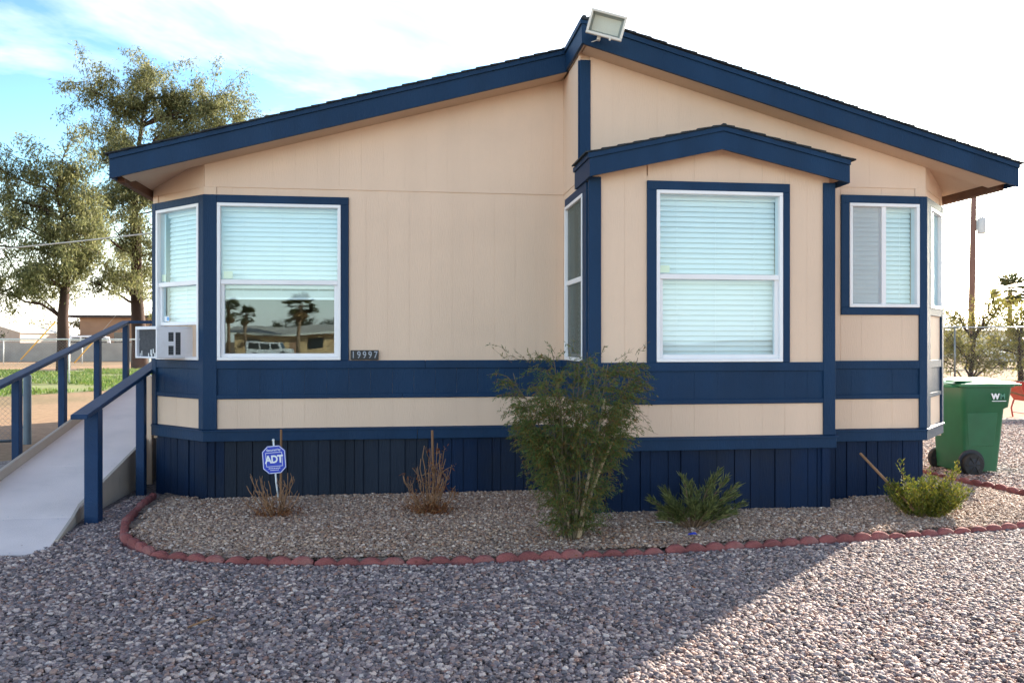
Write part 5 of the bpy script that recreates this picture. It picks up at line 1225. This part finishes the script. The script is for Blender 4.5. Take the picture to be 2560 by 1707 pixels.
for c in range(7):
    x = -36 + (0 if c % 2 == 0 else .2)
    MB().box(-36, -13, 65.9, 66.1, c * .2 + .006, c * .2 + .2).build('block_course', M['block'], bw)
MB().box(-36, -13, 65.93, 66.07, -.1, 1.40).build('mortar_core', M['block'], bw)

def car(loc, rz, L, Wd, H, paint, label, cat='car', suv=False):
    t = thing('parked_car', loc, label, cat, 'vehicles parked nearby', rz=rz); h = L / 2; b = .55 * H
    prof = [(-h,.32),(-h,.50*H),(-h*.96,b),(-h*.55,b+.02)] + ([(-h*.42,H*.97),(h*.55,H),(h*.92,H*.93),(h*.99,b)] if suv else [(-h*.25,H*.96),(h*.25,H),(h*.62,b+.06),(h*.97,b)]) + [(h,.5*H),(h,.32)]
    MB().prism([(x, -Wd/2, z) for x, z in prof], (0, Wd, 0)).build('body', M[paint], t, bevel=.06, smooth='auto')
    if suv: wins = [((-h*.46,b+.05),(-h*.36,H*.90),(-h*.10,H*.91),(-h*.10,b+.05)),((-h*.05,b+.05),(-h*.05,H*.91),(h*.34,H*.92),(h*.34,b+.05)),((h*.40,b+.05),(h*.40,H*.92),(h*.80,H*.88),(h*.86,b+.05))]
    else: wins = [((-h*.46,b+.06),(-h*.22,H*.90),(-h*.0,H*.93),(-h*.0,b+.06)),((h*.04,b+.06),(h*.04,H*.93),(h*.24,H*.92),(h*.50,b+.07))]
    for w in wins:
        for s in (-1, 1): MB().prism([(x, s * (Wd/2 + .004), z) for x, z in w], (0, -s * .02, 0)).build('window', M['car_glass'], t)
    MB().prism([(-h*.56,-Wd*.42,b+.03),(-h*.56,Wd*.42,b+.03),(-h*.43 if suv else -h*.27,Wd*.38,H*.92),(-h*.43 if suv else -h*.27,-Wd*.38,H*.92)], (-.03,0,.01)).build('windscreen', M['car_glass'], t)
    for x in (-h*.62, h*.60):
        for s in (-1, 1):
            w = MB().lathe([(.18,-.10),(.31,-.10),(.33,-.07),(.33,.07),(.31,.10),(.18,.10)], 20, (x, s*(Wd/2-.08), .33), 'Y').build('wheel', M['rubber'], t, smooth='auto'); MB().lathe([(.03,-.105),(.18,-.095),(.18,.095),(.03,.105)], 14, (x, s*(Wd/2-.08), .33), 'Y').build('rim', M['galv'], w, smooth='auto')
    for s in (-1, 1): MB().box(-h-.01, -h+.05, s*Wd*.36-.14, s*Wd*.36+.14, .42*H, .50*H).build('headlight', M['sign_white'], t)
    return t
car((-28.3, 77.5, 0), R(25), 4.6, 1.8, 2.05, 'car_white', 'white van parked beside the brown building', 'van', True)
car((-33.0, 62.5, 0), R(8), 4.5, 1.8, 1.45, 'car_silver', 'silver car behind the left fence at the picture edge')
round_tree('hedge_tree', (-36.0, 75.0, 0), 3.4, 1.6, 61, 'dark bush peeping over the tan shed at the far left', 'leaf_dark', 8, nleaf=260, zlow=.2)
round_tree('hedge_tree', (-32.2, 88.0, 0), 3.6, 2.6, 62, 'yellow-green bush between the tan shed and the brown building', 'leaf_olive', 9, nleaf=260, zlow=.2)
round_tree('hedge_tree', (-47.0, 110.0, 0), 4.4, 5.0, 63, 'distant low tree line behind the tan shed', 'leaf_olive', 12, nleaf=200, zlow=.2)

# utility pole and its guy wires (mostly hidden by the tall eucalyptus)
up = thing('utility_pole', (-15.3, 50.6, 0), 'wooden utility pole hidden among the tall eucalyptus branches', 'utility pole', world=True)
MB().tube([(-15.3, 50.6, -.2), (-15.3, 50.6, 8.5)], [.15, .11], 10).build('pole', M['pole_wood'], up, smooth=True)
for (g0, top_, lab) in (((-23.6, 54.0, 0), (-15.3, 50.6, 8.0), 'yellow guarded guy wire slanting left of the leaning eucalyptus'), ((-19.6, 52.0, 0), (-15.3, 50.6, 4.6), 'yellow guarded guy wire slanting between the two eucalyptus trunks')):
    a, b = Vector(g0), Vector(top_); t = thing('guy_wire', g0, lab, 'guy wire', 'guy wires of the utility pole', world=True)
    MB().tube([tuple(a), tuple(b)], .008, 5).build('wire', M['galv'], t); MB().tube([tuple(a + (b-a)*.05), tuple(a + (b-a)*.34)], .038, 8).build('guard', M['yellow'], t, smooth=True)
# service cable coming in from the left to the eave
pts = []
A, B = Vector((-34.0, 44.0, 6.6)), Vector((-2.50, 8.75, 2.60))
for k in range(25):
    s = k / 24; p = A + (B - A) * s; p.z -= 1.15 * 4 * s * (1 - s) * .55; pts.append(tuple(p))
tag(MB().tube(pts, .0085, 6).build('service_cable', M['cable'], smooth=True), 'pale service cable sagging from the left into the house side', 'cable')

# right-hand utility pole with transformer
rp2 = thing('utility_pole', (30.78, 41.34, 0), 'wooden utility pole with grey transformer beyond the right fence', 'utility pole', world=True)
MB().tube([(30.70, 41.34, -.2), (30.80, 41.34, 5.0), (30.90, 41.3, 11.5)], [.19, .165, .13], 10).build('pole', M['pole_wood'], rp2, smooth=True)
MB().lathe([(.10, 0), (.20, .03), (.22, .10), (.22, .78), (.19, .86), (.05, .92)], 18, (31.25, 41.2, 7.35)).build('transformer', M['transformer'], rp2, smooth='auto')
MB().box(30.95, 31.1, 41.2, 41.3, 7.55, 8.1).build('bracket', M['galv'], rp2); MB().box(30.0, 31.8, 41.26, 41.36, 9.9, 10.05).build('cross_arm', M['pole_wood'], rp2)
for dx in (-.08, .08): MB().lathe([(.03, 0), (.045, .05), (.02, .16)], 8, (31.25 + dx, 41.2, 8.25)).build('bushing', M['transformer'], rp2)
for (B_, lab, zA, sag) in (((8.0, 70.0, 6.5), 'thin overhead wire running left from the right utility pole', 6.0, .8), ((75.0, 52.0, 6.2), 'thin overhead wire running right from the right utility pole', 6.6, .9)):
    A, B = Vector((30.83, 41.33, zA)), Vector(B_); pts = []
    for k in range(17):
        s = k / 16; p = A + (B - A) * s; p.z -= sag * 4 * s * (1 - s); pts.append(tuple(p))
    tag(MB().tube(pts, .010, 5).build('overhead_wire', M['gate_pipe']), lab, 'cable')

# far right: low house, vehicle, barrow
fh = thing('far_house', (50.0, 76.0, 0), 'low pale house far behind the right fence', 'house')
MB().box(-9, 12, 0, 8, -.1, 2.6).build('wall', M['tan_trim'], fh); MB().hexa([(-9.6,-.6,2.6),(12.6,-.6,2.6),(12.6,8.6,2.6),(-9.6,8.6,2.6),(-8,3.9,4.0),(11,3.9,4.0),(11,4.1,4.0),(-8,4.1,4.0)]).build('roof', M['shed_roof'], fh)
for x in (-6, -1, 4, 9): MB().box(x-.6, x+.6, -.04, .02, 1.0, 2.1).build('window', M['car_glass'], fh)
car((36.0, 43.0, 0), R(4), 4.6, 1.85, 1.65, 'car_silver', 'silver-blue vehicle behind the fence at the right edge', 'car', True)
wb = thing('wheelbarrow', (12.35, 14.7, 0), 'red metal wheelbarrow cut off by the right edge of the picture', 'wheelbarrow')
ta = [(-.33,-.24,.34),(.38,-.24,.30),(.38,.24,.30),(-.33,.24,.34)]; tb_ = [(-.52,-.36,.72),(.62,-.33,.64),(.62,.33,.64),(-.52,.36,.72)]
MB().add(ta + tb_, [(0,1,2,3),(0,1,5,4),(1,2,6,5),(2,3,7,6),(3,0,4,7)]).build('tray', M['red_metal'], wb, fixn=False)
for s in (-1, 1):
    MB().tube([(-.32, s*.24, .36), (-.36, s*.27, .18), (-.33, s*.27, .0)], .016, 6).build('leg', M['red_metal'], wb); MB().tube([(.75, s*.06, .22), (.1, s*.24, .32), (-.95, s*.30, .60)], .018, 6).build('handle', M['stake'], wb)
MB().tube([(-.35,-.27,.1),(-.35,.27,.1)], .010, 5).build('leg_brace', M['red_metal'], wb)
w = MB().lathe([(.08,-.03),(.17,-.04),(.19,0),(.17,.04),(.08,.03)], 18, (.72, 0, .19), 'Y').build('wheel', M['rubber'], wb, smooth='auto')
wb.rotation_euler = (0, 0, R(-12))
tag(g, None, None)
round_tree('scrub_tree', (40.0, 60.0, 0), 3.2, 3.0, 71, 'pale scrub in the distance between fence post and palm', 'leaf_olive', 9, nleaf=200, zlow=.2)
round_tree('scrub_tree', (62.0, 88.0, 0), 4.0, 5.0, 72, 'distant tree line at the far right', 'leaf_olive', 10, nleaf=200, zlow=.2)

# ------------------------------------------------------------------ across the street behind the viewer (mirrored in the left window)
th = thing('tan_house', (-13.5, -84, 0), 'tan single-storey house across the street, mirrored in the left window', 'house')
MB().box(-6.2, 11, -7, 0, -.1, 2.5).build('wall', M['tan_house'], th); MB().hexa([(-7,-8,2.5),(11.8,-8,2.5),(11.8,1.0,2.5),(-7,1.0,2.5),(-7,-3.8,3.5),(11.8,-3.8,3.5),(11.8,-3.4,3.5),(-7,-3.4,3.5)]).build('roof', M['shed_roof'], th)
MB().box(-7.05, 11.85, 1.0, 1.08, 2.38, 2.62).build('fascia', M['tan_trim'], th)
for x in (-4, 3.2, 8): MB().box(x-.8, x+.8, -.02, .04, .9, 2.0).build('window', M['car_glass'], th)
MB().box(0.2, 1.2, -.02, .04, 0, 2.05).build('door', M['brown_wall'], th)
fan_palm((-19.6, -80, 0), 5.2, 1.6, 81, 'leftmost of the palms across the street, mirrored in the left window'); fan_palm((-17.9, -82, 0), 4.6, 1.3, 82, 'shorter palm beside another across the street, mirrored in the left window'); fan_palm((-11.6, -79, 0), 5.6, 2.0, 83, 'largest palm across the street before the tan house')
round_tree('street_tree', (-15.6, -96, 0), 5.4, 2.6, 84, 'rounded dark tree behind the tan house, between the palms', 'leaf_dark', 10, nleaf=260); round_tree('street_tree', (-12.6, -90, 0), 5.6, 2.0, 85, 'dark tree behind the largest palm across the street', 'leaf_dark', 10, nleaf=260); round_tree('street_tree', (-8.6, -95, 0), 4.4, 3.0, 86, 'low dark tree right of the tan house roof', 'leaf_dark', 10, nleaf=240)
car((-13.7, -72, 0), R(184), 4.7, 1.85, 1.75, 'car_white', 'white sport utility vehicle parked before the tan house across the street', 'car', True)
